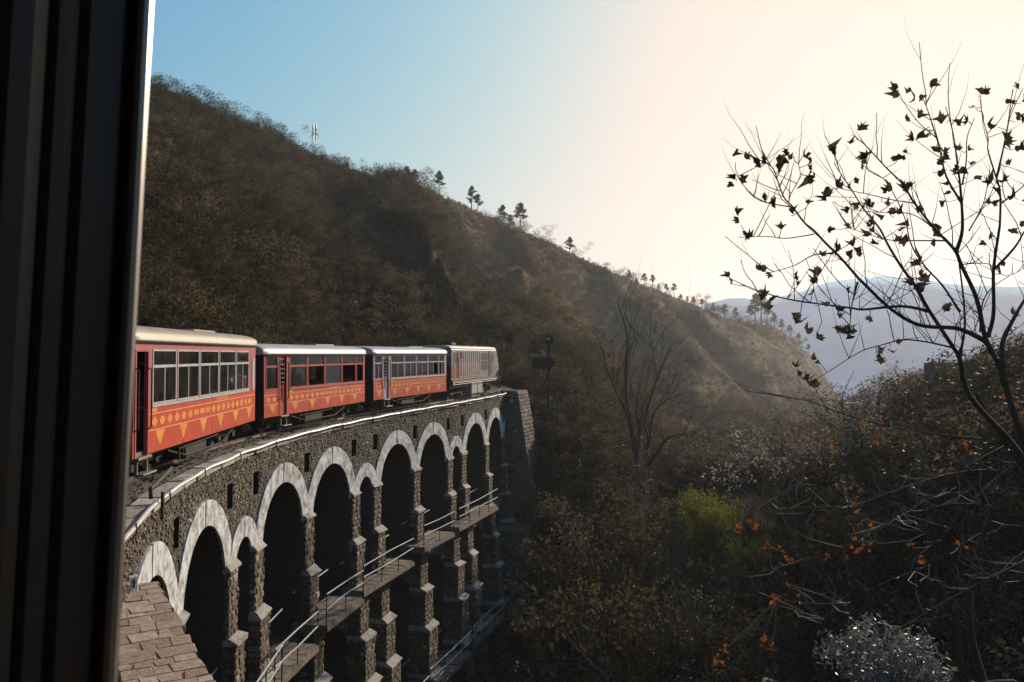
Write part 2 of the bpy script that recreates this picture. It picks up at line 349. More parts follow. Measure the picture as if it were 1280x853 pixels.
RA = smooth_cols(CR, AZ); ZA = smooth_cols(CZ, AZ)
def hermite(A, tt):
    """smooth monotone-ish interpolation over control index"""
    i = np.minimum(tt.astype(int), K - 1); f = tt - i
    m = np.zeros_like(A); dl = np.diff(A, axis=1)
    m[:, 1:-1] = np.where(dl[:, 1:] * dl[:, :-1] > 0, 2 * dl[:, 1:] * dl[:, :-1] / (dl[:, 1:] + dl[:, :-1] + 1e-9), 0)
    m[:, 0] = dl[:, 0]; m[:, -1] = dl[:, -1]
    h00 = 2 * f**3 - 3 * f**2 + 1; h10 = f**3 - 2 * f**2 + f; h01 = -2 * f**3 + 3 * f**2; h11 = f**3 - f**2
    return A[:, i] * h00 + m[:, i] * h10 + A[:, i + 1] * h01 + m[:, i + 1] * h11
RG = hermite(RA, T); ZG = hermite(ZA, T)
XG = RG * np.sin(np.radians(AZ))[:, None]; YG = RG * np.cos(np.radians(AZ))[:, None]
pathp = np.stack([PX[::8], PY[::8]], 1); pathz = 0.0309 * S[::8] - 1.553 - SOLE; paths = S[::8]
NZ = np.zeros_like(ZG)
for i in range(XG.shape[0]):
    for j in range(XG.shape[1]):
        r = RG[i, j]
        if r < 4 or r > 3000: continue
        x, y = XG[i, j], YG[i, j]
        a = min(1.0, (r - 4) / 40.0); tt = T[j]
        n1 = noise.fractal(Vector((x / 48, y / 48, 3.1)), 1.1, 2.1, 5)
        rdg = 1 - abs(noise.noise(Vector((x / 34 + y / 90, y / 110 - x / 140, 8.0)))) * 2
        n2 = noise.fractal(Vector((x / 7, y / 7, 1.7)), 0.9, 2.2, 4)
        amp = 1.1 + 5.4 * min(1, max(0, (r - 55) / 60))
        fade = 1.0 if tt < 5.2 else max(0.15, 1 - (tt - 5.2) / 0.8 * 0.85)
        NZ[i, j] = a * (fade * (amp * n1 + ((12.0 if r > 140 else 7.0) * (rdg - .5) if 3.6 < tt < 6.2 else 0) * min(1, r / 90)) + 0.55 * n2)
ZG = ZG + NZ
# keep the skyline at its true height whatever the small relief does
rows = (T > 4.6) & (T < 6.6); wt = np.clip((T - 3.6) / 2.2, 0, 1); wt = np.where(T > 6.0, np.clip(1 - (T - 6.0) / .8, 0, 1), wt); wt = wt * wt * (3 - 2 * wt)
for _ in range(3):
    el = ZG[:, rows] / RG[:, rows]; mx_ = el.max(1); rr_ = RG[:, rows][np.arange(len(AZ)), el.argmax(1)]
    tg = ZA[:, 6] / RA[:, 6] - np.where(AZ < -6, .9, .7) / RA[:, 6]
    dz_ = np.where((AZ > -50) & (AZ < 22), (mx_ - tg) * rr_, 0); dz_ = np.convolve(np.pad(dz_, 3, mode='edge'), np.array([1, 2, 3, 4, 3, 2, 1]) / 16, 'valid')
    ZG = ZG - dz_[:, None] * wt[None, :]
# the formation is cut into / carried over the ground
for i in range(XG.shape[0]):
    for j in range(XG.shape[1]):
        if RG[i, j] > 90: continue
        d2 = (pathp[:, 0] - XG[i, j])**2 + (pathp[:, 1] - YG[i, j])**2; k = int(d2.argmin()); d = math.sqrt(d2[k])
        if d < 7.0:
            lim = pathz[k] - 0.45 + max(0, d - 2.4) * 0.9
            if ZG[i, j] > lim: ZG[i, j] = lim
            if paths[k] > 44 and d < 2.6: ZG[i, j] = pathz[k] - 0.45
na, nt_ = XG.shape
V = np.stack([XG, YG, ZG], 2).reshape(-1, 3)
I = np.arange(na * nt_).reshape(na, nt_)
Fq = np.stack([I[:-1, :-1], I[:-1, 1:], I[1:, 1:], I[1:, :-1]], 2).reshape(-1, 4)
ter = link(bpy.data.objects.new("terrain", np_mesh("terrain", V, Fq[:, ::-1], M['earth'], smooth=True)))
tag(ter, "steep brown hillside and ravine below the railway", "hillside", kind="structure")
BV = BVHTree.FromPolygons([tuple(v) for v in V], [tuple(f) for f in Fq])
def ground(x, y):
    h = BV.ray_cast(Vector((x, y, 400)), Vector((0, 0, -1)))
    return h[0].z if h[0] is not None else -20.0
def terr(az, tt):                       # point of the slope by azimuth and height along it
    a = np.interp(az, AZ, np.arange(len(AZ))); j = np.interp(tt, T, np.arange(len(T)))
    i0 = int(min(a, na - 2)); j0 = int(min(j, nt_ - 2)); fa, fj = a - i0, j - j0
    G = lambda A: (A[i0, j0] * (1 - fa) * (1 - fj) + A[i0 + 1, j0] * fa * (1 - fj) + A[i0, j0 + 1] * (1 - fa) * fj + A[i0 + 1, j0 + 1] * fa * fj)
    return Vector((G(XG), G(YG), G(ZG)))
# far blue mountain ranges
def mountain(name, D, prof, label, seed, depth=900):
    az = np.arange(-60, 75, 0.25); rows = [0, .25, .5, .75, .9, 1.0, 1.2]
    top = np.interp(az, [p[0] for p in prof], [p[1] for p in prof])
    V = []; 
    for i, a in enumerate(az):
        for q in rows:
            r = D + (q - 1) * depth
            h = -130 + (math.tan(R(top[i])) * D + 130) * (q if q <= 1 else 0.4)
            x, y = r * math.sin(R(a)), r * math.cos(R(a))
            nn = noise.fractal(Vector((x / 200 + seed, y / 200, 0)), 1.0, 2.0, 6)
            h += nn * (11 if q >= 0.9 else 34) * (0 if q == 0 else 1)
            V.append((x, y, h))
    n = len(rows); I = np.arange(len(V)).reshape(-1, n)
    Fm = np.stack([I[:-1, :-1], I[1:, :-1], I[1:, 1:], I[:-1, 1:]], 2).reshape(-1, 4)
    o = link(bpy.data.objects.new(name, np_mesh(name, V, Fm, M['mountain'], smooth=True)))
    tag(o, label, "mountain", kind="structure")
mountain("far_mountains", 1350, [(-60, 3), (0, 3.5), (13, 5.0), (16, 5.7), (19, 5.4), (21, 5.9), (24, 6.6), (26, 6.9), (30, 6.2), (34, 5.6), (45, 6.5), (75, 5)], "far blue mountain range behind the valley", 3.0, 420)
# ------------------------------------------------------------------ viaduct
FACE = 1.45; S_A, S_B = -30.0, 46.0; ZBOT = -25.0
PA, PB, PS0 = 4.3901, 2.1611, 5.5891
ARCH = []                                       # (centre s, half width, narrow?)
for i in range(12):
    g_, m_ = divmod(i - 2, 3)
    ARCH.append((PS0 + g_ * (2 * PA + PB) + (PB / 2, PB + PA / 2, PB + 1.5 * PA)[m_], 0.66 if m_ == 0 else 1.76, m_ == 0))
PIERS = [-3.19]
for c_, w_, n_ in ARCH: PIERS.append(c_ + (PB / 2 if n_ else PA / 2))
TIER = [(-7.35, -3.86, -3.74), (-13.5, -10.0, -9.7), (ZBOT, -16.4, -16.0)]     # (floor, springing wide, springing narrow)
def opening(s):
    """list of (zbottom, ztop) holes of the wall at s"""
    for c_, w_, n_ in ARCH:
        d = abs(s - c_)
        if d < w_ - 1e-6:
            return [(fl, (sn if n_ else sw) + math.sqrt(w_ * w_ - d * d)) for fl, sw, sn in TIER], c_
    return [], None
cuts = set(np.round(np.arange(S_A, S_B + .01, 0.5), 4))
for c_, w_, n_ in ARCH:
    cuts = {q for q in cuts if abs(q - c_) > w_ - 0.01}
    for k in range(25): cuts.add(round(c_ - w_ * math.cos(math.pi * k / 24), 5))
HOLES = []
for sp in PIERS[1:]:
    HOLES.append((sp - 0.26, sp + 0.20, -2.10, -1.42))
for a_, b_, c0_, d0_ in HOLES: cuts |= {round(a_, 4), round(b_, 4)}
cuts = sorted(cuts)
via = empty("stone_viaduct", W(20, 0, -20.0))
tag(via, "long curved stone arch viaduct with whitewashed arch rings carrying the train", "viaduct")
def vb(mb, name, mat, parent=None, smooth=False):
    p = parent or via
    o = mb.build(name, mat, None, smooth); o.parent = p
    if p is via: o.matrix_parent_inverse = Matrix.Translation(-via.location)
    return o
wall = MB(); TOPZ = -0.78
for sa, sb in zip(cuts[:-1], cuts[1:]):
    ha, ca = opening((sa * 1 + sb * 0) if opening(sa)[1] is not None else sa + 1e-4)
    hmid, cm = opening((sa + sb) / 2)
    if cm is None:
        wall.quad(W(sa, -FACE, ZBOT), W(sb, -FACE, ZBOT), W(sb, -FACE, TOPZ), W(sa, -FACE, TOPZ))
        hh = [h for h in HOLES if h[0] - .001 <= (sa + sb) / 2 <= h[1] + .001]
        for z0_, z1_ in ([(ZBOT, hh[0][2]), (hh[0][3], TOPZ)] if hh else [(ZBOT, TOPZ)]): wall.quad(W(sa, FACE, z0_), W(sb, FACE, z0_), W(sb, FACE, z1_), W(sa, FACE, z1_))
    else:
        c_, w_, n_ = next(a for a in ARCH if a[0] == cm)
        f = lambda s, base: base + math.sqrt(max(0, w_ * w_ - (s - c_)**2))
        prev = TOPZ
        for fl, sw, sn in TIER:
            b_ = sn if n_ else sw; za, zb = f(sa, b_), f(sb, b_)
            for off in (FACE, -FACE):
                wall.quad(W(sa, off, za), W(sb, off, zb), W(sb, off, prev), W(sa, off, prev))
            wall.quad(W(sa, FACE, za), W(sb, FACE, zb), W(sb, -FACE, zb), W(sa, -FACE, za))      # soffit
            wall.quad(W(sa, FACE, fl), W(sb, FACE, fl), W(sb, -FACE, fl), W(sa, -FACE, fl))      # floor of the gallery
            prev = fl
for c_, w_, n_ in ARCH:
    for sgn in (-1, 1):
        s_ = c_ + sgn * w_
        for fl, sw, sn in TIER:
            b_ = sn if n_ else sw
            wall.quad(W(s_, FACE, fl), W(s_, -FACE, fl), W(s_, -FACE, b_), W(s_, FACE, b_))
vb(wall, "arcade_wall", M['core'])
# rubble facing: courses of individually shaped stones
def ring_clear(s, z):
    for c_, w_, n_ in ARCH:
        b_ = -3.74 if n_ else -3.86; rr = w_ + (0.60 if n_ else 0.63)
        if (s - c_)**2 + (z - b_)**2 < rr * rr or (abs(s - c_) < w_ + 0.02 and z < b_): return False
    return True
def in_hole(s, z): return any(a - .01 < s < b + .01 and c - .01 < z < d + .01 for a, b, c, d in HOLES)
def stone(mb, f, a0, a1, z0, z1, d0, bulge, t):
    """frustum stone on a surface f(a,z,d)"""
    j = lambda e: random.uniform(-e, e)
    ia = (a1 - a0) * 0.16; iz = (z1 - z0) * 0.2
    bk = [f(a0, z0, -0.02), f(a1, z0, -0.02), f(a1, z1, -0.02), f(a0, z1, -0.02)]
    fr = [f(a0 + ia + j(.02), z0 + iz + j(.015), d0 + bulge), f(a1 - ia + j(.02), z0 + iz + j(.015), d0 + bulge * random.uniform(.5, 1.2)),
          f(a1 - ia + j(.02), z1 - iz + j(.015), d0 + bulge * random.uniform(.5, 1.2)), f(a0 + ia + j(.02), z1 - iz + j(.015), d0 + bulge * random.uniform(.6, 1))]
    n = len(mb.v); mb.v += [tuple(p) for p in bk + fr]
    for q in ((4, 5, 6, 7), (0, 1, 5, 4), (1, 2, 6, 5), (2, 3, 7, 6), (3, 0, 4, 7)): mb.f.append(tuple(n + i for i in q)); mb.t.append(t)
def courses(mb, f, a0, a1, z0, z1, hs=(0.13, 0.24), ws=(0.16, 0.46), ok=None, dep=0.05):
    z = z0
    while z < z1 - 0.03:
        h = min(random.uniform(*hs), z1 - z); a = a0 - random.uniform(0, .25)
        while a < a1:
            w = random.uniform(*ws); b0, b1 = max(a, a0), min(a + w, a1)
            if b1 - b0 > 0.06 and (ok is None or all(ok(q, zz) for q in (b0, (b0 + b1) / 2, b1) for zz in (z + .02, z + h - .02))):
                stone(mb, f, b0 + .008, b1 - .008, z + .008, z + h - .008, 0.0, random.uniform(.3, 1.0) * dep, min(1, max(0, random.gauss(.42, .22))))
            a += w
        z += h
fa = MB()
courses(fa, lambda a, z, d: W(a, FACE + d, z), -29, 39.6, -3.7, TOPZ - 0.02, ok=lambda s, z: ring_clear(s, z) and not in_hole(s, z), hs=(.06, .13), ws=(.06, .22), dep=.05)
tag(vb(fa, "rubble_facing", M['rubble']), kind="stuff")
fa = MB()
courses(fa, lambda a, z, d: W(a, FACE + d, z), -29, -3.3, -12, -3.7)
courses(fa, lambda a, z, d: W(a, FACE + d, z), 1.0, 38.5, -8.8, -7.5, ok=lambda s, z: (lambda o: o[1] is None or all(not (a < z < b) for a, b in o[0]))(opening(s)))
tag(vb(fa, "lower_rubble_facing", M['rubble']), kind="stuff")
# drain openings: dark throats let into the wall
for a, b, c, d in HOLES:
    h = MB(); dp = FACE - .35
    h.quad(W(a, dp, c), W(b, dp, c), W(b, dp, d), W(a, dp, d))
    for (p0, p1) in (((a, c), (b, c)), ((b, c), (b, d)), ((b, d), (a, d)), ((a, d), (a, c))):
        h.quad(W(p0[0], FACE, p0[1]), W(p1[0], FACE, p1[1]), W(p1[0], dp, p1[1]), W(p0[0], dp, p0[1]))
    vb(h, "drain_opening", M['black'])
# whitewashed ring halves, a dark joint left open at the crown
for c_, w_, n_ in ARCH:
    b_ = -3.74 if n_ else -3.86; th = 0.56 if n_ else 0.62
    for sgn in (-1, 1):
        r = MB(); A = []; lim = 88.6
        lo = 5 if not n_ else 8
        for k in range(15):
            an = R(lo + (lim - lo) * k / 14); ex = w_ + th
            xi, zi = w_ * math.cos(an) * sgn, w_ * math.sin(an)
            if lo + (lim - lo) * k / 14 < 0: xi = w_ * sgn
            xo, zo = ex * math.cos(an) * sgn, ex * math.sin(an)
            half = (PB / 2 if n_ else PA / 2) - 0.004
            # the neighbour ring or pier limits the outer edge
            if abs(xo) > half:
                xo = half * sgn
            A.append([W(c_ + xi, FACE + .055, b_ + zi), W(c_ + xo, FACE + .055, b_ + zo), W(c_ + xo, FACE - .03, b_ + zo), W(c_ + xi, FACE - .03, b_ + zi)])
        r.loft(A, True, True)
        vb(r, "arch_ring", M['white'])
# piers with stepped pilasters
STEPS = [(-3.66, -5.40, 1.60, .38), (-5.58, -7.30, 1.80, .41), (-7.48, -9.10, 2.00, .45), (-9.28, -10.85, 2.25, .50), (-11.03, -13.0, 2.50, .55), (-13.25, ZBOT, 2.80, .60)]
for ip, sp in enumerate(PIERS):
    pm = MB(); caps = []
    for k, (zt, zb, off, hw) in enumerate(STEPS):
        x0, x1 = sp - hw, sp + hw
        pm.hexa([W(x0, FACE - .04, zb), W(x1, FACE - .04, zb), W(x1, off - .03, zb), W(x0, off - .03, zb), W(x0, FACE - .04, zt), W(x1, FACE - .04, zt), W(x1, off - .03, zt), W(x0, off - .03, zt)], .2)
        zb2 = max(zb, -17)
        courses(pm, lambda a, z, d: W(a, off - .03 + d, z), x0, x1, zb2, zt, hs=(.15, .25), ws=(.2, .5), dep=.05)
        courses(pm, lambda a, z, d: W(x0 - d, a, z), FACE - .03, off, zb2, zt, hs=(.15, .25), ws=(.1, .3), dep=.05)
        courses(pm, lambda a, z, d: W(x1 + d, a, z), FACE - .03, off, zb2, zt, hs=(.15, .25), ws=(.1, .3), dep=.05)
        caps.append((zt, off, hw, STEPS[k - 1][2] if k else FACE, STEPS[k - 1][3] if k else .40))
    po = vb(pm, "pier", M['rubble'])
    for zt, off, hw, o2, h2 in caps:
        cm_ = MB(); e = .035; ov = off + .045
        jz = lambda: random.uniform(-.045, .045)
        ring = lambda h, o, z: [W(sp - h + jz() * .6, FACE - .03, z + jz()), W(sp + h + jz() * .6, FACE - .03, z + jz()), W(sp + h + jz() * .6, o + jz() * .6, z + jz()), W(sp - h + jz() * .6, o + jz() * .6, z + jz())]
        cm_.loft([ring(hw + e, ov, zt + .002), ring(hw + e, ov, zt + .05), ring(h2 + .01, o2 + .01, zt + .22)])
        c = vb(cm_, "pier_cap", M['limecap'], po)
# buttress that ends the arcade
bt = MB(); bs0, bs1 = 39.3, 41.6
def brow(z, o0, o1): return [W(bs0, 1.2, z), W(bs0, o0, z), W(bs1, o1, z), W(bs1, 1.2, z)]
bt.loft([brow(ZBOT, 6.0, 6.4), brow(-12, 4.1, 4.5), brow(-.55, 2.35, 2.75)])
courses(bt, lambda a, z, d: W(bs0 + (a - 1.3) / 1.0 * 0 - d, a, z), 1.4, 2.3, -9, -.7, dep=.06)
courses(bt, lambda a, z, d: W(a, (2.35 + (a - bs0) / (bs1 - bs0) * .4) + (-.55 - z) / 11.45 * 1.75 + d, z), bs0, bs1, -12, -.7, dep=.06, hs=(.18, .3), ws=(.25, .6))
vb(bt, "end_buttress", M['rubble'])
# cross walls at the foot of the far piers
for (a, b, o0, o1, z0, z1) in ((36.0, 39.2, 1.4, 4.0, ZBOT, -9.4), (33.6, 37.0, 1.4, 4.6, ZBOT, -13.6)):
    cw = MB(); cw.hexa([W(a, o0, z0), W(b, o0, z0), W(b, o1, z0), W(a, o1, z0), W(a, o0, z1), W(b, o0, z1), W(b, o1 - .3, z1), W(a, o1 - .3, z1)], .3)
    courses(cw, lambda q, z, d: W(a - d, q, z), o0, o1 - .2, z1 - 3, z1, dep=.06)
    vb(cw, "cross_wall", M['rubble'])
# deck: ballast, coping stones, pipe
dk = MB()
for a in np.arange(S_A, S_B - .1, .5):
    b = a + .5; prof = [(-1.5, -.80), (-.9, -.70), (.80, -.70), (1.2, -.79)]
    for (o0, z0), (o1, z1) in zip(prof[:-1], prof[1:]): dk.quad(W(a, o0, z0), W(b, o0, z0), W(b, o1, z1), W(a, o1, z1))
vb(dk, "ballast_deck", M['ballast'])
a = S_A
while a < 42.0:
    w = random.uniform(.7, 1.15); cs = MB(); g = .012
    z1 = -.705 + random.uniform(-.018, .018); o0, o1 = 1.10 + random.uniform(-.04, .04), 1.53 + random.uniform(-.03, .03)
    P = lambda q, o, z: W(q, o, z)
    cs.loft([[P(a + g, o0, -.86), P(a + w - g, o0, -.86), P(a + w - g, o1, -.86), P(a + g, o1, -.86)],
             [P(a + g, o0, z1 - .03), P(a + w - g, o0, z1 - .03), P(a + w - g, o1, z1 - .035), P(a + g, o1, z1 - .035)],
             [P(a + g + .03, o0 + .03, z1), P(a + w - g - .03, o0 + .03, z1 + random.uniform(-.01, .01)), P(a + w - g - .03, o1 - .04, z1), P(a + g + .03, o1 - .04, z1 + random.uniform(-.01, .01))]], t=random.random())
    vb(cs, "coping_stone", M['coping']); a += w
gv = MB()
for k in range(5200):
    s_ = random.uniform(-12, 44); o_ = random.choice((random.uniform(-.3, 1.15), random.uniform(.45, 1.18))); r_ = random.uniform(.02, .05); z_ = -.70 if o_ < .8 else -.70 - (o_ - .8) * .22
    c = W(s_, o_, z_ + r_ * .3); P = [c + Vector((random.gauss(0, 1), random.gauss(0, 1), random.gauss(0, .7))).normalized() * r_ for _ in range(4)]
    n = len(gv.v); gv.v += [tuple(p) for p in P]; tt_ = random.random()
    for q in ((0, 1, 2), (0, 1, 3), (1, 2, 3), (0, 2, 3)): gv.f.append(tuple(n + i for i in q)); gv.t.append(tt_)
tag(vb(gv, "ballast_stones", M['ballast']), kind="stuff")
pp = MB(); pp.tube([W(s_, 1.60 + .012 * math.sin(s_ * 1.7), -.685 + .012 * math.sin(s_ * 2.3)) for s_ in np.arange(-8, 40.6, .4)], .040, 8)
pipe = vb(pp, "edge_pipe", M['pipe'], smooth=True)
for s_ in np.arange(-6.4, 40, 3.05):
    br = MB(); br.tube([W(s_, 1.56, -.88), W(s_, 1.655, -.78), W(s_, 1.64, -.62)], .014, 6); vb(br, "pipe_bracket", M['iron'])
# inspection platforms with pipe railings, straight pieces set against the piers
def platform(s0, s1, z, o_in, o_out, rails=True, dip=0.0):
    A, B = W(s0, o_in, z), W(s1, o_in, z); C_, D = W(s1, o_out + .12, z + random.uniform(-.05, .08)), W(s0, o_out - .1, z)
    pl = MB(); n = max(3, int((s1 - s0) / .45)); t3 = Vector((0, 0, -.07))
    po = None
    th = Vector((0, 0, -.22))
    fr = MB()
    for P0, P1 in ((D, C_), (A, B), (A, D), (B, C_)):
        d = (P1 - P0).normalized(); nrm = d.cross(Vector((0, 0, 1))) * .05
        fr.hexa([P0 - nrm + th, P1 - nrm + th, P1 + nrm + th, P0 + nrm + th, P0 - nrm + t3, P1 - nrm + t3, P1 + nrm + t3, P0 + nrm + t3], .3)
    po = vb(fr, "gallery_platform", M['platform'])
    for k in range(n):
        f0, f1 = k / n + .006, (k + 1) / n - .006
        q = [A.lerp(B, f0), A.lerp(B, f1), D.lerp(C_, f1), D.lerp(C_, f0)]
        dz = Vector((0, 0, random.uniform(-.012, .012)))
        pm = MB(); pm.hexa([p + t3 * .9 for p in q] + [p + dz for p in q], random.random()); vb(pm, "plank", M['platform'], po)
    if rails:
        for (P0, P1) in ((D, C_), (A, B)):
            for hgt in (.55, 1.0):
                if P0 is A and hgt < 1: continue
                r = MB(); mid = P0.lerp(P1, .5) + Vector((0, 0, hgt + random.uniform(-.05, .04)))
                r.tube([P0 + Vector((0, 0, hgt + random.uniform(-.04, .04))), mid, P1 + Vector((0, 0, hgt + random.uniform(-.04, .04)))], .026, 6); vb(r, "handrail", M['handrail'], po)
            k = max(2, int((s1 - s0) / 1.5))
            for q in range(k + 1):
                b0 = P0.lerp(P1, q / k); r = MB(); r.tube([b0 + th, b0 + Vector((0, 0, 1.02))], .02, 6); vb(r, "rail_post", M['iron'], po)
for a_, b_, z_, o_ in ((1.8, 6.6, -7.1, 2.5), (7.2, 10.6, -7.35, 2.35), (11.5, 14.6, -7.1, 2.55), (15.7, 20.6, -7.2, 2.35), (22.0, 25.4, -7.0, 2.5), (26.9, 33.0, -7.15, 2.4)): platform(a_, b_, z_, 1.25, o_)
for a_, b_ in ((17.0, 21.0), (21.6, 26.6), (27.4, 32.4)): platform(a_, b_, -13.4, 1.5, 3.0)
# ------------------------------------------------------------------ track
trk = empty("railway_track", W(0, 0, -SOLE - .15)); tag(trk, "narrow gauge track with two steel rails curving over the viaduct", "track")
def tb(mb, name, mat):
    o = mb.build(name, mat); o.parent = trk; o.matrix_parent_inverse = Matrix.Translation(-trk.location); return o
for off in (-.40, .40):
    r = MB(); rings = []
    for s_ in np.arange(-30, 70, .5):
        rings.append([W(s_, off + x, -SOLE + z) for x, z in ((-.05, -.10), (.05, -.10), (.05, -.085), (.012, -.07), (.012, -.03), (.028, -.022), (.028, 0), (-.028, 0), (-.028, -.022), (-.012, -.03), (-.012, -.07), (-.05, -.085))])
    r.loft(rings); tb(r, "rail", M['rail'])
for s_ in np.arange(-9.6, 47, .68):
    j = random.uniform(-.02, .02); r = MB()
    r.hexa([W(s_ - .09, -.78, -.80), W(s_ + .09, -.78, -.80), W(s_ + .09 + j, .78, -.80), W(s_ - .09 + j, .78, -.80), W(s_ - .07, -.76, -.695), W(s_ + .07, -.76, -.695), W(s_ + .07 + j, .76, -.695), W(s_ - .07 + j, .76, -.695)])
    tb(r, "sleeper", M['sleeper'])
fb = MB()
for a in np.arange(45.6, 70, .8):
    prof = [(-1.9, -1.05), (-1.0, -.70), (.95, -.70), (1.9, -1.1)]
    for (o0, z0), (o1, z1) in zip(prof[:-1], prof[1:]): fb.quad(W(a, o0, z0), W(a + .8, o0, z0), W(a + .8, o1, z1), W(a, o1, z1))
tb(fb, "ballast_bed", M['ballast'])
# ------------------------------------------------------------------ rolling stock
GR = math.atan(0.0309)
def place_car(name, s0, L, cant=0.0):
    a, b = Vector((*at(s0 + .15 * L), 0)), Vector((*at(s0 + .85 * L), 0)); mid = (a + b) / 2; t_ = b - a
    e = empty(name, (mid.x, mid.y, sole(s0 + L / 2) - SOLE), (cant, -GR, math.atan2(t_.y, t_.x)))
    return e
def wall_cells(mb, us, zs, holes, yo, yi):
    """panel in the u-z plane between y=yo (outside) and yi with rectangular openings"""
    us = sorted(set(us + [h[0] for h in holes] + [h[1] for h in holes])); zs = sorted(set(zs + [h[2] for h in holes] + [h[3] for h in holes]))
    op = lambda u, z: any(a < u < b and c < z < d for a, b, c, d in holes)
    for a, b in zip(us[:-1], us[1:]):
        for c, d in zip(zs[:-1], zs[1:]):
            if op((a + b) / 2, (c + d) / 2): continue
            for y in (yo, yi): mb.quad((a, y, c), (b, y, c), (b, y, d), (a, y, d))
    for a, b, c, d in holes:
        for P, Q in (((a, c), (b, c)), ((b, c), (b, d)), ((b, d), (a, d)), ((a, d), (a, c))):
            mb.quad((P[0], yo, P[1]), (Q[0], yo, Q[1]), (Q[0], yi, Q[1]), (P[0], yi, P[1]))
    mb.quad((us[0], yo, zs[0]), (us[0], yi, zs[0]), (us[0], yi, zs[-1]), (us[0], yo, zs[-1])); mb.quad((us[-1], yo, zs[0]), (us[-1], yi, zs[0]), (us[-1], yi, zs[-1]), (us[-1], yo, zs[-1]))
    mb.quad((us[0], yo, zs[0]), (us[-1], yo, zs[0]), (us[-1], yi, zs[0]), (us[0], yi, zs[0])); mb.quad((us[0], yo, zs[-1]), (us[-1], yo, zs[-1]), (us[-1], yi, zs[-1]), (us[0], yi, zs[-1]))
def bogie(par, u, wheels=2, wb=1.3):
    f = MB()
    for y in (-.62, .62):
        f.box(u - wb / 2 - .35, u + wb / 2 + .35, y - .05, y + .05, .30, .46, bev=.015)
        for k in (-1, 1): f.box(u + k * wb / 2 - .12, u + k * wb / 2 + .12, y - .08, y + .08, .18, .40, bev=.02)
        for k in (-.16, 0, .16): f.cyl((u + k, y, .38), (0, 0, 1), .06, .26, 8)
    f.box(u - .15, u + .15, -.6, .6, .34, .52)
    bo = f.build("bogie", M['under'], par)
    for k in (-1, 1):
        for y in (-.42, .42):
            w = MB(); c = Vector((u + k * wb / 2, y, .30)); w.cyl(c, (0, 1, 0), .30, .10, 18); w.cyl(c + Vector((0, math.copysign(.04, y) * -1, 0)), (0, 1, 0), .34, .03, 18)
            w.build("wheel", M['iron'], bo)
def roof_mesh(L, H, over=.10, rise=.35, wid=1.13):
    r = MB(); rings = []
    n = 14; xs = [-L / 2 - over, -L / 2 - over + .06, -L / 2 + .25, 0, L / 2 - .25, L / 2 + over - .06, L / 2 + over]
    for i, x in enumerate(xs):
        sc_ = (.93, .985, 1, 1, 1, .985, .93)[i]; pr = []
        for k in range(n + 1):
            a = math.pi * k / n; cy = -math.cos(a); sy = math.sin(a)
            pr.append((x, cy * wid * (1 - .04 * (1 - sc_) * 8) , H + (abs(sy) ** .62) * rise * sc_))
        pr += [(x, wid - .03, H - .035), (x, -wid + .03, H - .035)]
        rings.append(pr)
    r.loft(rings); return r
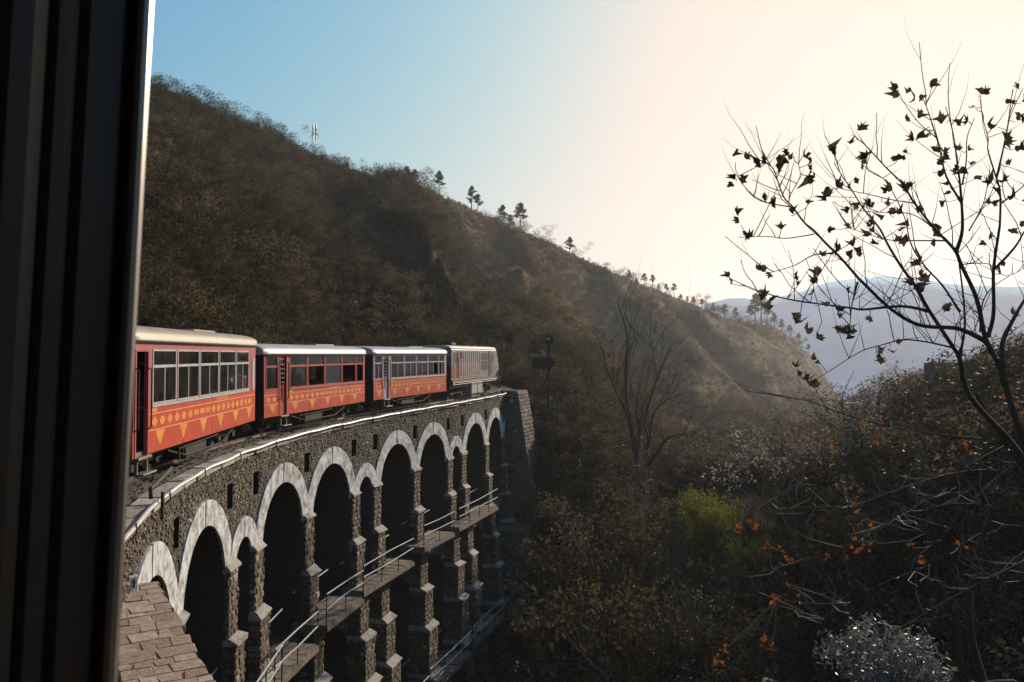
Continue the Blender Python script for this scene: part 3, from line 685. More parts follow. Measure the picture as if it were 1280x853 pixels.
def coach(name, s0, sp, label, group="coaches of the red train"):
    L, H = sp['L'], sp['H']; e = place_car(name, s0, L); tag(e, label, "railway coach", group)
    zb = SOLE; X = lambda u: u - L / 2
    holes = []; wins = []
    ed = sp['win']
    for a, b in zip(ed[:-1], ed[1:]):
        wins.append((a + .035, b - .035))
    for w in sp.get('extra', []): wins.append(w)
    zsill, ztr, ztop = zb + sp['sill'], zb + sp['tr'], zb + sp['top']
    for a, b in wins: holes.append((X(a), X(b), zsill, ztop))
    d0, d1 = sp['door']; door_h = (X(d0), X(d1), zb, zb + sp['doortop'])
    # lower panels with open seams
    seams = [d1] + [d1 + (L - d1) * k / 4 for k in (1, 2, 3)] + [L]
    if d0 > .05: seams_all = [(0.0, d0)]
    else: seams_all = []
    seams_all += list(zip(seams[:-1], seams[1:]))
    for k, (a, b) in enumerate(seams_all):
        p = MB(); p.box(X(a) + .004, X(b) - .004, -1.07, -1.02, zb - .02, zsill - .035, bev=.006); p.build("side_panel", M['red'], e)
    p = MB(); p.box(X(0), X(L), 1.02, 1.07, zb - .02, zsill - .035); p.build("side_panel", M['red'], e)
    up = MB(); z0 = zsill - .035
    wall_cells(up, [X(0), X(L)], [z0, zb + H], holes + [(door_h[0], door_h[1], z0 - .0, door_h[3])], -1.07, -1.02); up.build("upper_side", M[sp['wall']], e)
    up = MB(); wall_cells(up, [X(0), X(L)], [z0, zb + H], holes, 1.07, 1.02); up.build("upper_side", M[sp['wall']], e)
    # sill rail
    sl = MB(); sl.box(X(wins[0][0]) - .03, X(ed[-1]), -1.095, -1.07, zsill - .065, zsill - .012, bev=.006); sl.build("window_sill", M[sp['frame']], e)
    for side in (-1, 1):
        for a, b in wins:
            f = MB(); y0, y1 = (-1.082, -1.035) if side < 0 else (1.035, 1.082); w = .04
            f.box(X(a), X(a) + w, y0, y1, zsill, ztop); f.box(X(b) - w, X(b), y0, y1, zsill, ztop)
            f.box(X(a) + w, X(b) - w, y0, y1, zsill, zsill + w); f.box(X(a) + w, X(b) - w, y0, y1, ztop - w, ztop); f.box(X(a) + w, X(b) - w, y0 - .0, y1, ztr - .03, ztr + .03)
            m_ = (a + b) / 2
            if sp['split']: f.box(X(m_) - .018, X(m_) + .018, y0 + .004, y1 - .004, zsill + w, ztr - .03)
            fo = f.build("window", M[sp['frame']], e)
            ps = [(X(a) + w, X(b) - w, ztr + .03, ztop - w)]
            ps += [(X(a) + w, X(m_) - .018, zsill + w, ztr - .03), (X(m_) + .018, X(b) - w, zsill + w, ztr - .03)] if sp['split'] else [(X(a) + w, X(b) - w, zsill + w, ztr - .03)]
            for i, (q0, q1, r0, r1) in enumerate(ps):
                if i and random.random() < sp.get('open', 0): continue
                g = MB(); g.box(q0, q1, side * 1.055 - .002, side * 1.055 + .002, r0, r1); g.build("pane", M['glass'], fo)
    # door: posts, leaf or open doorway, grab rails, steps
    dp = MB()
    for u in (d0 - .05, d1): dp.box(X(u), X(u) + .05, -1.085, -1.0, zb - .02, door_h[3])
    dp.box(X(d0) - .05, X(d1) + .05, -1.085, -1.0, door_h[3], door_h[3] + .05); dp.build("door_frame", M[sp['post']], e)
    if sp['leaf']:
        lf = MB(); wall_cells(lf, [X(d0), X(d1)], [zb, door_h[3]], [(X(d0) + .08, X(d1) - .08, zb + 1.0, door_h[3] - .12)], -1.03, -1.0)
        lo_ = lf.build("door", M[sp['leafmat']], e)
        for k in range(5):
            b_ = MB(); b_.box(X(d0) + .08, X(d1) - .08, -1.045, -1.03, zb + 1.06 + k * .15, zb + 1.10 + k * .15); b_.build("window_bar", M['step'], lo_)
        g = MB(); g.box(X(d0) + .08, X(d1) - .08, -1.014, -1.010, zb + 1.0, door_h[3] - .12); g.build("pane", M['glass'], lo_)
    for u in (d0 - .03, d1 + .03):
        g = MB(); g.tube([(X(u), -1.07, zb + 1.75), (X(u), -1.14, zb + 1.72), (X(u), -1.14, zb + .55), (X(u), -1.07, zb + .5)], .016, 6); g.build("grab_rail", M['iron'], e)
    st = MB()
    st.box(X(d0) - .05, X(d1) + .05, -1.16, -.9, zb - .08, zb - .02, bev=.01); st.box(X(d0) - .02, X(d1) + .1, -1.24, -1.02, zb - .38, zb - .34, bev=.01)
    st.box(X(d0) + .02, X(d0) + .06, -1.10, -1.04, zb - .36, zb - .08); st.box(X(d1) - .06, X(d1) - .02, -1.10, -1.04, zb - .36, zb - .08); st.build("footstep", M['step'], e)
    # ends, floor, ceiling, roof
    for sgn in (-1, 1):
        ew = MB(); x = sgn * L / 2; x1 = x - sgn * .05
        pr = lambda xx: [(xx, -1.068, zb - .05), (xx, 1.068, zb - .05), (xx, 1.068, zb + H)] + [(xx, 1.06 * math.cos(math.pi * k / 10), zb + H + .31 * (math.sin(math.pi * k / 10) ** .62)) for k in range(1, 10)] + [(xx, -1.068, zb + H)]
        ew.loft([pr(x), pr(x1)]); ew.build("end_wall", M['black'], e)
        bu = MB(); bu.box(x if sgn > 0 else x - .42, x + .42 if sgn > 0 else x, -.12, .12, zb - .12, zb + .04); bu.box(min(x, x + sgn * .25), max(x, x + sgn * .25), -.40, .40, zb + .05, zb + 1.85); bu.build("gangway", M['black'], e)
    fl = MB(); fl.box(-L / 2 + .06, L / 2 - .06, -1.0, 1.0, zb - .02, zb + .05); fl.build("floor", M['inner'], e)
    k_ = MB()
    for u in np.arange(1.5, L - .6, 1.0):
        for y in (-.58, .45): k_.box(X(u) - .06, X(u) + .04, y - .38, y + .38, zb + .05, zb + 1.0, bev=.02)
    k_.build("seats", M['seat'], e)
    roof_mesh(L, zb + H).build("roof", M[sp['roof']], e, True)
    g = MB(); g.box(-L / 2 - .04, L / 2 + .04, -1.155, -1.12, zb + H - .034, zb + H - .012); g.build("gutter", M['black'], e)
    vt = MB(); vt.box(X(L * .62), X(L * .82), -.35, -.05, zb + H + .31, zb + H + .39, bev=.02); vt.build("roof_vent", M[sp['roof']], e, True)
    uf = MB(); uf.box(-L / 2 + .1, L / 2 - .1, -.85, .85, zb - .14, zb - .02)
    uf.box(-1.2, .3, -.95, -.4, zb - .46, zb - .14, bev=.03); uf.box(.7, 1.5, .3, .9, zb - .42, zb - .14)
    uf.tube([(-2.4, -.98, zb - .1), (-1.2, -.98, zb - .36), (1.4, -.98, zb - .36), (2.4, -.98, zb - .1)], .022, 6)
    uf.build("underframe", M['under'], e)
    hp = MB(); hp.tube([(X(L * .30), -1.0, zb - .10), (X(L * .30), -1.0, zb - .40)], .03, 6); hp.tube([(X(L * .33), -1.0, zb - .10), (X(L * .33), -1.0, zb - .36)], .018, 6)
    hp.tube([(X(L * .30), -1.0, zb - .14), (X(L * .62), -1.0, zb - .10)], .016, 6); hp.build("brake_pipe", M['under'], e)
    for u in (.18 * L, .82 * L): bogie(e, X(u))
    # painted ornament: lines, lozenge row, hanging pennants
    ys = -1.0735; zs = lambda q: zb + q * sp['sill'] / .98
    ln = MB(); 
    def strip(a, b, z, h): ln.box(X(a), X(b), ys, -1.0702, zs(z) - h, zs(z) + h)
    gaps = [(0.02, d0 - .07)] if d0 > .4 else []
    for a, b in gaps + [(d1 + .09, L - .05)]: strip(a, b, .79, .009); strip(a, b, .45, .009)
    tag(ln.build("painted_line", M['ornline'], e), kind="stuff")
    om = MB()
    def poly(P): om.poly([(X(u), ys, zs(z)) for u, z in P])
    for a, b in gaps + [(d1 + .12, L - .1)]:
        u = a + .25; k = 0
        while u < b - .15:
            if 6 <= k % 16 <= 8: 
                poly([(u - .17, .57), (u + .17, .57), (u + .17, .69), (u - .17, .69)])
            else:
                w, h = (.17, .095)
                poly([(u - w, .62), (u - w * .3, .62 - h), (u + w * .3, .62 - h), (u + w, .62), (u + w * .3, .62 + h), (u - w * .3, .62 + h)])
            u += .42; k += 1
        u = a + .55
        while u < b - .2:
            poly([(u - .27, .43), (u - .05, .14), (u, .09), (u + .05, .14), (u + .27, .43)]); u += 1.36
    a = d1 + .2
    poly([(a, .82), (a + .3, .82), (a + .3, .93), (a, .93)]); c_ = L * .58
    for k in range(9): poly([(c_ + k * .11, .83), (c_ + .08 + k * .11, .83), (c_ + .08 + k * .11, .93 - .02 * (k % 3)), (c_ + k * .11, .93)])
    tag(om.build("painted_ornament", M['orn'], e), kind="stuff")
    if sp.get('grille'):
        g = MB(); u0 = X(L - .52); P = []
        for k in range(16):
            a = 2 * math.pi * k / 16; P.append((u0 + .25 + .13 * math.cos(a), zb + 1.42 + (.38 * (1 if math.sin(a) > 0 else -1)) * (abs(math.sin(a)) > .01) + .13 * math.sin(a)))
        g.loft([[(u, -1.071, z) for u, z in P], [(u, -1.09, z) for u, z in P]]); g.build("water_gauge_panel", M['frame'], e)
    return e
SP1 = dict(L=8.85, H=2.31, win=[.9, 2.29, 3.78, 5.27, 6.79, 8.13], sill=.98, tr=1.77, top=2.13, door=(.14, .70), doortop=2.08, frame='frame', wall='redpink', post='redpink', roof='roofcream', split=True, leaf=False, grille=True)
SP2 = dict(L=8.80, H=2.04, win=[1.74, 3.15, 4.66, 6.28, 7.8, 8.66], extra=[(.10, .92)], sill=.86, tr=1.62, top=1.98, door=(1.06, 1.52), doortop=1.96, frame='redtrim', wall='redtrim', post='redtrim', roof='roofwhite', split=False, leaf=True, leafmat='redtrim', open=.25)
SP3 = dict(L=8.76, H=2.05, win=[1.74, 3.25, 4.68, 6.15, 7.65, 8.55], extra=[(.10, .86)], sill=.90, tr=1.62, top=1.98, door=(1.00, 1.52), doortop=1.96, frame='redpale', wall='redpale', post='redpale', roof='roofwhite', split=True, leaf=True, leafmat='redpale', open=.1)
coach("railway_coach", 0.0, SP1, "red coach with grey window frames, cream roof and open doorway")
coach("railway_coach", 9.716, SP2, "red coach with dark red window posts and barred door, behind the pale framed coach")
coach("railway_coach", 19.383, SP3, "orange red coach with pale pink window frames coupled to the locomotive")
coach("railway_coach", -9.7, dict(SP1, grille=False), "red coach coupled behind the cream roofed coach, hidden by the dark doorway post")
# ---- diesel locomotive
LL = 10.3; lo = place_car("diesel_locomotive", 28.75, LL); tag(lo, "pale blue and brick red diesel locomotive with louvred sides", "locomotive")
ZL = SOLE + .30; zb, zt = ZL + .28, ZL + 2.05; X = lambda u: u - LL / 2
wl = 1.02
def lp(name, mat, fn, smooth=False, par=None):
    q = MB(); fn(q); return q.build(name, mat, par or lo, smooth)
# body shell with raked ends
def shell(q):
    for u0, u1, v0, v1 in ((0, LL, .25, LL - .75),):
        P = lambda z, a, b, w: [(X(a), -w, z), (X(b), -w, z), (X(b), w, z), (X(a), w, z)]
        q.loft([P(zb, .0, LL, wl), P(zb + .75, .0, LL, wl), P(zt - .1, .18, LL - .62, wl), P(zt, .22, LL - .68, wl - .06)])
bd = lp("body", M['locowhite'], shell)
lp("red_band", M['locored'], lambda q: [q.box(X(.02), X(1.75), -wl - .012, -wl, zb + .02, zb + .78), q.box(X(1.85), X(5.75), -wl - .012, -wl, zb + .25, zb + .95)])
lp("roof", M['roofwhite'], lambda q: q.loft([[(X(a), y * s_, zt + z) for y, z in ((-1.02, 0.002), (-.9, .12), (-.5, .19), (.5, .19), (.9, .12), (1.02, 0.002))] for a, s_ in ((.15, .98), (.5, 1), (LL - 1.1, 1), (LL - .6, .97))]))
for k in range(10):
    u = 1.92 + k * .42; lp("louvre_bar", M['roofwhite'], lambda q: q.box(X(u), X(u) + .16, -wl - .024, -wl - .013, zb + .22, zt - .16, bev=.01))
lp("louvre_backing", M['black'], lambda q: q.box(X(1.86), X(5.9), -wl - .011, -wl - .002, zb + .96, zt - .2))
lp("side_sill", M['locowhite'], lambda q: q.box(X(.05), X(LL - .1), -wl - .03, -wl, zb - .06, zb + .02))
for r0, r1 in ((zb + .45, zb + 1.0), (zb + 1.08, zt - .25)):
    for u in (5.95, 6.52, 7.09): lp("radiator_grille", M['black'], lambda q: q.box(X(u), X(u) + .48, -wl - .02, -wl - .003, r0, r1))
lp("cab_door", M['black'], lambda q: q.box(X(7.75), X(8.25), -wl - .025, -wl - .003, zb + .05, zt - .12))
lp("cab_door", M['locored'], lambda q: q.box(X(1.25), X(1.62), -wl - .03, -wl - .013, zb + .08, zt - .15))
lp("cab_window", M['black'], lambda q: q.box(X(.55), X(1.12), -wl - .02, -wl - .003, zb + 1.02, zt - .25))
lp("cab_window", M['black'], lambda q: q.box(X(8.55), X(9.0), -wl - .02, -wl - .003, zb + .95, zt - .25))
lp("cab_window", M['black'], lambda q: q.box(X(1.72), X(2.1), -wl - .06, -wl - .05, zb + 1.25, zt - .18))
for u in (.3, 1.2, 8.32): lp("grab_rail", M['handrail'], lambda q: q.tube([(X(u), -wl - .02, zb + .15), (X(u), -wl - .08, zb + .2), (X(u), -wl - .08, zt - .5), (X(u), -wl - .02, zt - .45)], .02, 6))
lp("walkway", M['step'], lambda q: q.box(X(.1), X(LL + .05), -1.12, 1.12, zb - .16, zb - .08))
lp("footplate_rail", M['step'], lambda q: [q.tube([(X(.1), -1.12, zb - .2), (X(LL), -1.12, zb - .2)], .02, 6), q.tube([(X(.1), -1.1, zb - .3), (X(LL), -1.1, zb - .3)], .018, 6)])
lp("underframe", M['under'], lambda q: q.box(X(.1), X(LL - .1), -.9, .9, zb - .5, zb - .16))
lp("fuel_tank", M['frame'], lambda q: [q.box(X(3.95), X(5.1), -1.02, .95, .18, zb - .24, bev=.04), q.box(X(5.16), X(6.3), -1.02, .95, .18, zb - .24, bev=.04)])
lp("roof_fan", M['iron'], lambda q: [q.cyl((X(6.6), 0, zt + .22), (0, 0, 1), .45, .10, 16), q.cyl((X(5.4), 0, zt + .22), (0, 0, 1), .35, .10, 16), q.box(X(2.3), X(3.1), -.3, .3, zt + .24, zt + .38)])
lp("end_wall", M['black'], lambda q: q.loft([[(X(-.012), -wl, zb), (X(-.012), wl, zb), (X(-.012), wl, zb + .75), (X(-.012), -wl, zb + .75)], [(X(-.002), -wl, zb), (X(-.002), wl, zb), (X(-.002), wl, zb + .75), (X(-.002), -wl, zb + .75)]]))
lp("coupler", M['iron'], lambda q: [q.box(X(-.5), X(.1), -.12, .12, SOLE - .14, SOLE + .06), q.box(X(LL), X(LL + .45), -.12, .12, SOLE - .14, SOLE + .06)])
for u in (2.0, LL - 2.0): bogie(lo, X(u), wb=1.8)
# ---- the coach the picture is taken from: doorway post and the side wall round it
own = place_car("railway_coach", -21.8, 8.85, R(1.1)); tag(own, "dark doorway post of the coach one leans out of", "railway coach")
inv = Matrix.LocRotScale(own.location, own.rotation_euler, None).inverted()
cl = inv @ Vector((0, 0, 0))                       # where the eye is, in coach coordinates
yo = -1.07
ox = Matrix.Rotation(own.rotation_euler.z, 3, 'Z') @ Vector((0, cl.y - (yo + .12), 0)); own.location += ox; cl.y = yo + .12
j0 = cl.x + .485
def jb(name, mat, fn, sm=True): q = MB(); fn(q); return q.build(name, mat, own, sm)
ZLO, ZHI = SOLE, cl.z + .55
jb("door_post", M['jamb'], lambda q: [q.box(j0 + .012, j0 + .10, yo + .0085, yo + .036, ZLO, ZHI, bev=.005), q.box(j0 + .004, j0 + .10, yo + .038, yo + .052, ZLO, ZHI, bev=.004),
                                      q.box(j0 - .006, j0 + .10, yo + .054, yo + .078, ZLO, ZHI, bev=.007), q.box(j0 - .012, j0 + .10, yo + .080, yo + .15, ZLO, ZHI, bev=.006)])
jb("edge_strip", M['jambstrip'], lambda q: q.box(j0, j0 + .06, yo, yo + .0080, ZLO, ZHI, bev=.0025))
def ownwall(q):
    wall_cells(q, [j0 + .102, 4.4], [ZLO, ZHI + .1], [(j0 + .6, j0 + 1.7, ZLO + .98, ZLO + 2.0), (j0 + 2.0, j0 + 3.1, ZLO + .98, ZLO + 2.0)], yo + .003, yo + .05)
jb("side_wall", M['jamb'], ownwall, False)
jb("wall_edge", M['black'], lambda q: q.box(j0 + .061, j0 + .101, yo + .003, yo + .05, ZLO, ZHI), False)
jb("door_post", M['jamb'], lambda q: q.box(j0 - 1.05, j0 - .95, yo + .003, yo + .15, ZLO, ZHI, bev=.01))
jb("side_wall", M['jamb'], lambda q: q.box(-4.4, j0 - 1.052, yo + .003, yo + .05, ZLO, ZHI + .1), False)
jb("door_lintel", M['jamb'], lambda q: q.box(j0 - 1.05, j0 + .1, yo + .003, yo + .15, ZHI + .002, ZHI + .12), False)
jb("floor", M['inner'], lambda q: q.box(-4.4, 4.4, yo + .06, 1.0, SOLE - .06, SOLE - .01), False)
jb("left_wall", M['jamb'], lambda q: q.box(-4.4, 4.4, 1.02, 1.07, SOLE, ZHI + .1), False)
roof_mesh(8.85, ZHI + .125).build("roof", M['roofcream'], own, True)
jb("end_wall", M['black'], lambda q: q.box(4.36, 4.41, -1.0, 1.0, SOLE, ZHI + .1), False)
for u in (-2.9, 2.9): bogie(own, u)
# ------------------------------------------------------------------ masonry wing wall with its broad top, beside the near arch
ZW = -3.5
A0 = Vector((-5.98, 13.05, ZW)); B0 = Vector((-0.7, 4.64, ZW - .2)); dW = (B0 - A0).normalized(); nW = Vector((dW.y, -dW.x, 0)).normalized()   # nW points to the track
if nW.x > 0: nW = -nW
wlen = (B0 - A0).length
wing = empty("stone_wing_wall", A0 + Vector((0, 0, -6))); tag(wing, "broad topped brown stone wall running beside the nearest whitewashed arch", "stone wall")
def wb_(mb, name, mat): o = mb.build(name, mat); o.parent = wing; o.matrix_parent_inverse = Matrix.Translation(-wing.location); return o
Q = lambda u, w, z: A0 + dW * u + nW * w + Vector((0, 0, z))
core = MB(); core.hexa([Q(-.3, -.06, -9), Q(wlen, -.06, -9), Q(wlen, 1.1, -9), Q(-.3, 1.1, -9), Q(-.3, .03, -.04), Q(wlen, .03, -.04), Q(wlen, .93, -.04), Q(-.3, .93, -.04)], .3)
courses(core, lambda a, z, d: Q(a, .03 - (z + .06) * -.01 - d, z), -.3, wlen, -4, -.1, dep=.06)
wb_(core, "wall_core", M['rubble'])
mt = MB()
for k in range(40):
    for j in range(8):
        hgt = lambda a_, b_: -.012 + .010 * noise.noise(Vector((a_ * 3, b_ * 3, 2)))
        a0_, a1_, b0_, b1_ = -.3 + k * (wlen + .3) / 40, -.3 + (k + 1) * (wlen + .3) / 40, .0 + j * .115, .0 + (j + 1) * .115
        mt.quad(Q(a0_, b0_, hgt(a0_, b0_)), Q(a1_, b0_, hgt(a1_, b0_)), Q(a1_, b1_, hgt(a1_, b1_)), Q(a0_, b1_, hgt(a0_, b1_)), .1)
wb_(mt, "mortar_bed", M['ledge'])
u = -.3
while u < wlen - .1:
    h = random.uniform(.16, .40); w = -.03 + random.uniform(-.03, .02)
    while w < .88:
        ww = random.uniform(.16, .48); w1 = min(w + ww, .92)
        if w1 - w > .07:
            st = MB(); jt = lambda e=.025: random.uniform(-e, e); z1 = .0 + jt(.004); g = .003
            c = [(u + g, w + g), (u + h - g, w + g), (u + h - g, w1 - g), (u + g, w1 - g)]
            c = [(a + jt(.032), b + jt(.03)) for a, b in c]
            cx = sum(a for a, b in c) / 4; cw = sum(b for a, b in c) / 4
            st.loft([[Q(a, b, -.10) for a, b in c], [Q(a, b, z1 - .016) for a, b in c], [Q(cx + (a - cx) * .92, cw + (b - cw) * .93, z1 + jt(.003)) for a, b in c]], t=random.random())
            wb_(st, "stone", M['ledge'])
        w = w1
    u += h
# white number stone
ns = empty("number_stone", Q(.12, .44, .0), (0, 0, R(-32))); tag(ns, "small white painted stone block with a black numeral one on the wall top", "marker stone")
q = MB(); q.box(-.09, .09, -.085, .085, -.03, .26, bev=.02); q.build("block", M['white'], ns)
q = MB(); q.box(.0905, .0935, -.018, .018, .06, .20); q.poly([(.0935, -.018, .20), (.0935, -.05, .165), (.0935, -.018, .17)]); q.build("numeral", M['iron'], ns)
# leaning iron post on the coping, upright stub beyond the pipe
lp_ = MB(); lp_.tube([pxat(189, 624, 12.9), pxat(188, 611, 12.93), pxat(200, 599, 13.5), pxat(214, 585, 14.2)], .035, 6)
tag(lp_.build("iron_bar", M['iron']), "dark iron bar leaning across the coping stones", "iron bar")
ip = MB(); ip.box(-.025, .025, -.025, .025, 0, .50); o = ip.build("iron_post", M['iron']); o.location = W(-1.15, 1.68, -1.0); tag(o, "short dark iron post standing against the edge pipe", "post")
# lineside signal beyond the viaduct
sgp = Vector((2.75, 57.5, 0)); sgp.z = max(ground(sgp.x, sgp.y), -2.2)
sg = empty("railway_signal", (sgp.x, sgp.y, -1.45), (0, 0, R(6))); tag(sg, "black signal with square board and lamp on a post beyond the viaduct", "signal")
k = 57.5 / F_PX
q = MB(); q.box(-.09, .09, -.09, .09, -2.0, 4.6); q.build("post", M['black'], sg)
q = MB(); q.box(-1.25, .02, -.16, -.10, 2.15, 3.05, bev=.02); q.cyl((.02, -.13, 2.60), (0, 1, 0), .45, .06, 20); q.build("board", M['black'], sg)
q = MB(); q.cyl((.05, -.02, 4.25), (0, 1, 0), .30, .35, 14); q.box(-.16, .26, -.2, .16, 4.25, 4.75, bev=.04); la = q.build("lamp_case", M['black'], sg)
q = MB(); q.cyl((-.02, -.20, 4.45), (0, 1, 0), .10, .03, 12); q.build("lens", M['frame'], la)
# hut roof among the trees on the right bank
hp_ = pxat(1225, 447, 46); hut = empty("hut", (hp_.x, hp_.y, hp_.z - 3.6), (0, 0, R(-28))); tag(hut, "small dark hut with a low pitched tin roof among trees", "hut")
q = MB(); q.box(-2.6, 2.6, -1.8, 1.8, -2, 2.4); q.build("wall", M['inner'], hut)
q = MB(); q.loft([[(-3, -2.2, 2.3), (-3, 0, 3.3), (-3, 2.2, 2.3), (-3, 2.2, 2.2), (-3, 0, 3.2), (-3, -2.2, 2.2)], [(3, -2.2, 2.3), (3, 0, 3.3), (3, 2.2, 2.3), (3, 2.2, 2.2), (3, 0, 3.2), (3, -2.2, 2.2)]]); q.build("roof", M['under'], hut)
q = MB(); q.box(-.5, .4, -1.84, -1.78, 0, 1.9); q.build("door", M['black'], hut)
# ------------------------------------------------------------------ vegetation builders (numpy leaf clouds, tube limbs)
def leaf_cloud(centers, n_per, spread, size, squash=0.8, aspect=0.55, droop=0.0, seed=0):
    """quads scattered round the clump centres -> V, F, tint"""
    r = np.random.default_rng(seed); C = np.repeat(np.asarray(centers, float), n_per, 0); n = len(C)
    d = r.normal(size=(n, 3)); d /= np.linalg.norm(d, axis=1)[:, None] + 1e-9
    sp_ = np.repeat(spread, n_per) if np.ndim(spread) else spread
    C = C + d * (r.random(n) ** .45 * sp_)[:, None] * np.array([1, 1, squash])
    a = r.normal(size=(n, 3)); a[:, 2] -= droop; a /= np.linalg.norm(a, axis=1)[:, None]
    b = np.cross(a, r.normal(size=(n, 3))); b /= np.linalg.norm(b, axis=1)[:, None] + 1e-9
    s_ = (size * r.uniform(.55, 1.35, n))[:, None]
    cr = np.cross(a, b) * s_ * .18
    V = np.stack([C - a * s_, C + b * s_ * aspect + cr, C + a * s_, C - b * s_ * aspect + cr], 1).reshape(-1, 3)
    return V, np.arange(4 * n).reshape(-1, 4), np.clip(r.normal(.5, .28, n), 0, 1)
def grow(mb, p, d, L, r, depth, tips, sides=5, bend=.25, up=.12, kids=(2, 3), shrink=.68, ang=(.35, .8)):
    pts = [p]; rad = [r]; n = 4; q = Vector(p); dd = Vector(d)
    for i in range(n):
        dd = (dd + Vector((random.gauss(0, bend), random.gauss(0, bend), random.gauss(0, bend) + up)) * .45).normalized()
        q = q + dd * (L / n); pts.append(q.copy()); rad.append(r * (1 - .42 * (i + 1) / n) if depth else r * (1 - .85 * (i + 1) / n))
    mb.tube(pts, rad, sides if depth else 3, False)
    tips.append((q.copy(), depth))
    if depth <= 0: return
    for k in range(random.randint(*kids)):
        f = random.choice((2, 3, 4, 4)); a = random.uniform(*ang); ax = dd.orthogonal().normalized(); ax.rotate(Matrix.Rotation(random.uniform(0, 6.28), 3, dd))
        nd = dd.copy(); nd.rotate(Matrix.Rotation(a, 3, ax))
        grow(mb, pts[f], nd, L * shrink * random.uniform(.75, 1.15), rad[f] * .66, depth - 1, tips, max(3, sides - 1), bend, up, kids, shrink, ang)
def tree_meshes(name, kind, h, seed):
    """returns (trunk mesh, crown mesh or None)"""
    random.seed(seed); mb = MB(); tips = []
    if kind == 'bare':
        grow(mb, Vector((0, 0, -.4)), Vector((random.gauss(0, .06), random.gauss(0, .06), 1)), h * .38, h * .022, 4, tips, 6, .22, .10, (2, 3), .70, (.3, .7)); return mb.mesh(name + "_trunk", M['bark'], True), None
    if kind == 'scrub':
        for k in range(5): grow(mb, Vector((random.gauss(0, .1), random.gauss(0, .1), -.2)), Vector((random.gauss(0, .5), random.gauss(0, .5), 1)).normalized(), h * .5, h * .018, 2, tips, 4, .3, .1, (2, 4), .65)
        C = [t[0] for t in tips if t[1] < 2]
        V, Fq, ti = leaf_cloud(C, 18, h * .10, h * .016, .9, .5, 0, seed); return mb.mesh(name + "_trunk", M['bark'], True), (V, Fq, ti)
    if kind == 'pine':
        mb.tube([(0, 0, -.5), (random.gauss(0, .05) * h * .3, 0, h * .5), (random.gauss(0, .05) * h, random.gauss(0, .03) * h, h * .97)], [h * .024, h * .016, h * .004], 6)
        C = []
        base = random.uniform(.38, .55)
        for k in range(26):
            z = h * (base + (1 - base) * (k / 26)); rr = h * .22 * (1 - ((k / 26) ** 1.6) * .85) * random.uniform(.5, 1.15); a = random.uniform(0, 6.28)
            e = Vector((rr * math.cos(a), rr * math.sin(a), z + rr * .25)); mb.tube([(0, 0, z), e * .5 + Vector((0, 0, z * .5 - .05)), e], [h * .006, h * .004, h * .002], 3, False)
            for f in (.6, 1.0): C.append((e.x * f, e.y * f, z + rr * .25 * f))
        V, Fq, ti = leaf_cloud(C, 22, h * .062, h * .034, .65, .3, -.3, seed); return mb.mesh(name + "_trunk", M['barkdark'], True), (V, Fq, ti)
    if kind == 'broad':
        grow(mb, Vector((0, 0, -.4)), Vector((random.gauss(0, .1), random.gauss(0, .1), 1)), h * .36, h * .024, 3, tips, 6, .25, .08, (3, 4), .72, (.4, .9))
        C = [t[0] for t in tips if t[1] < 3]
        V, Fq, ti = leaf_cloud(C, 30, h * .085, h * .0125, .8, .5, .2, seed); return mb.mesh(name + "_trunk", M['barkdark'], True), (V, Fq, ti)
    if kind == 'bamboo':
        C = []
        for k in range(34):
            a = random.uniform(0, 6.28); l = random.uniform(.1, .34) * h; hh = h * random.uniform(.7, 1)
            b0 = Vector((random.gauss(0, .05) * h, random.gauss(0, .05) * h, -.2)); pts = [b0 + Vector((l * math.cos(a) * f ** 2.2, l * math.sin(a) * f ** 2.2, hh * (f - .12 * f ** 4))) for f in np.linspace(0, 1, 7)]
            mb.tube(pts, [.035, .033, .03, .025, .02, .014, .006], 4, False); C += [p for p in pts[3:]] + [pts[4].lerp(pts[5], .5), pts[5].lerp(pts[6], .5)]
        V, Fq, ti = leaf_cloud(C, 34, h * .10, h * .022, .9, .15, .6, seed); return mb.mesh(name + "_trunk", M['bamboo'], True), (V, Fq, ti)
_cache = {}
def tree(name, kind, loc, h, label, group=None, leafm='leafgreen', variant=0, cat="tree", rz=None, parts=("trunk", "crown")):
    key = (kind, leafm, variant)
    if key not in _cache:
        st_ = random.getstate(); tm, cl_ = tree_meshes(kind, kind, 6.0, 100 + variant * 17 + len(kind)); random.setstate(st_)
        _cache[key] = (tm, np_mesh(kind + "_crown", cl_[0], cl_[1], M[leafm], cl_[2]) if cl_ else None)
    tm, cm = _cache[key]
    e = empty(name, loc, (0, 0, random.uniform(0, 6.28) if rz is None else rz), h / 6.0); tag(e, label, cat, group)
    link(bpy.data.objects.new(parts[0], tm), e)
    if cm: link(bpy.data.objects.new(parts[1], cm), e)
    return e
def on_crest(px, tt=5.99): return terr(math.degrees(math.atan2(*(lambda r: (r.x, r.y))(ray(px, 300)))), tt)
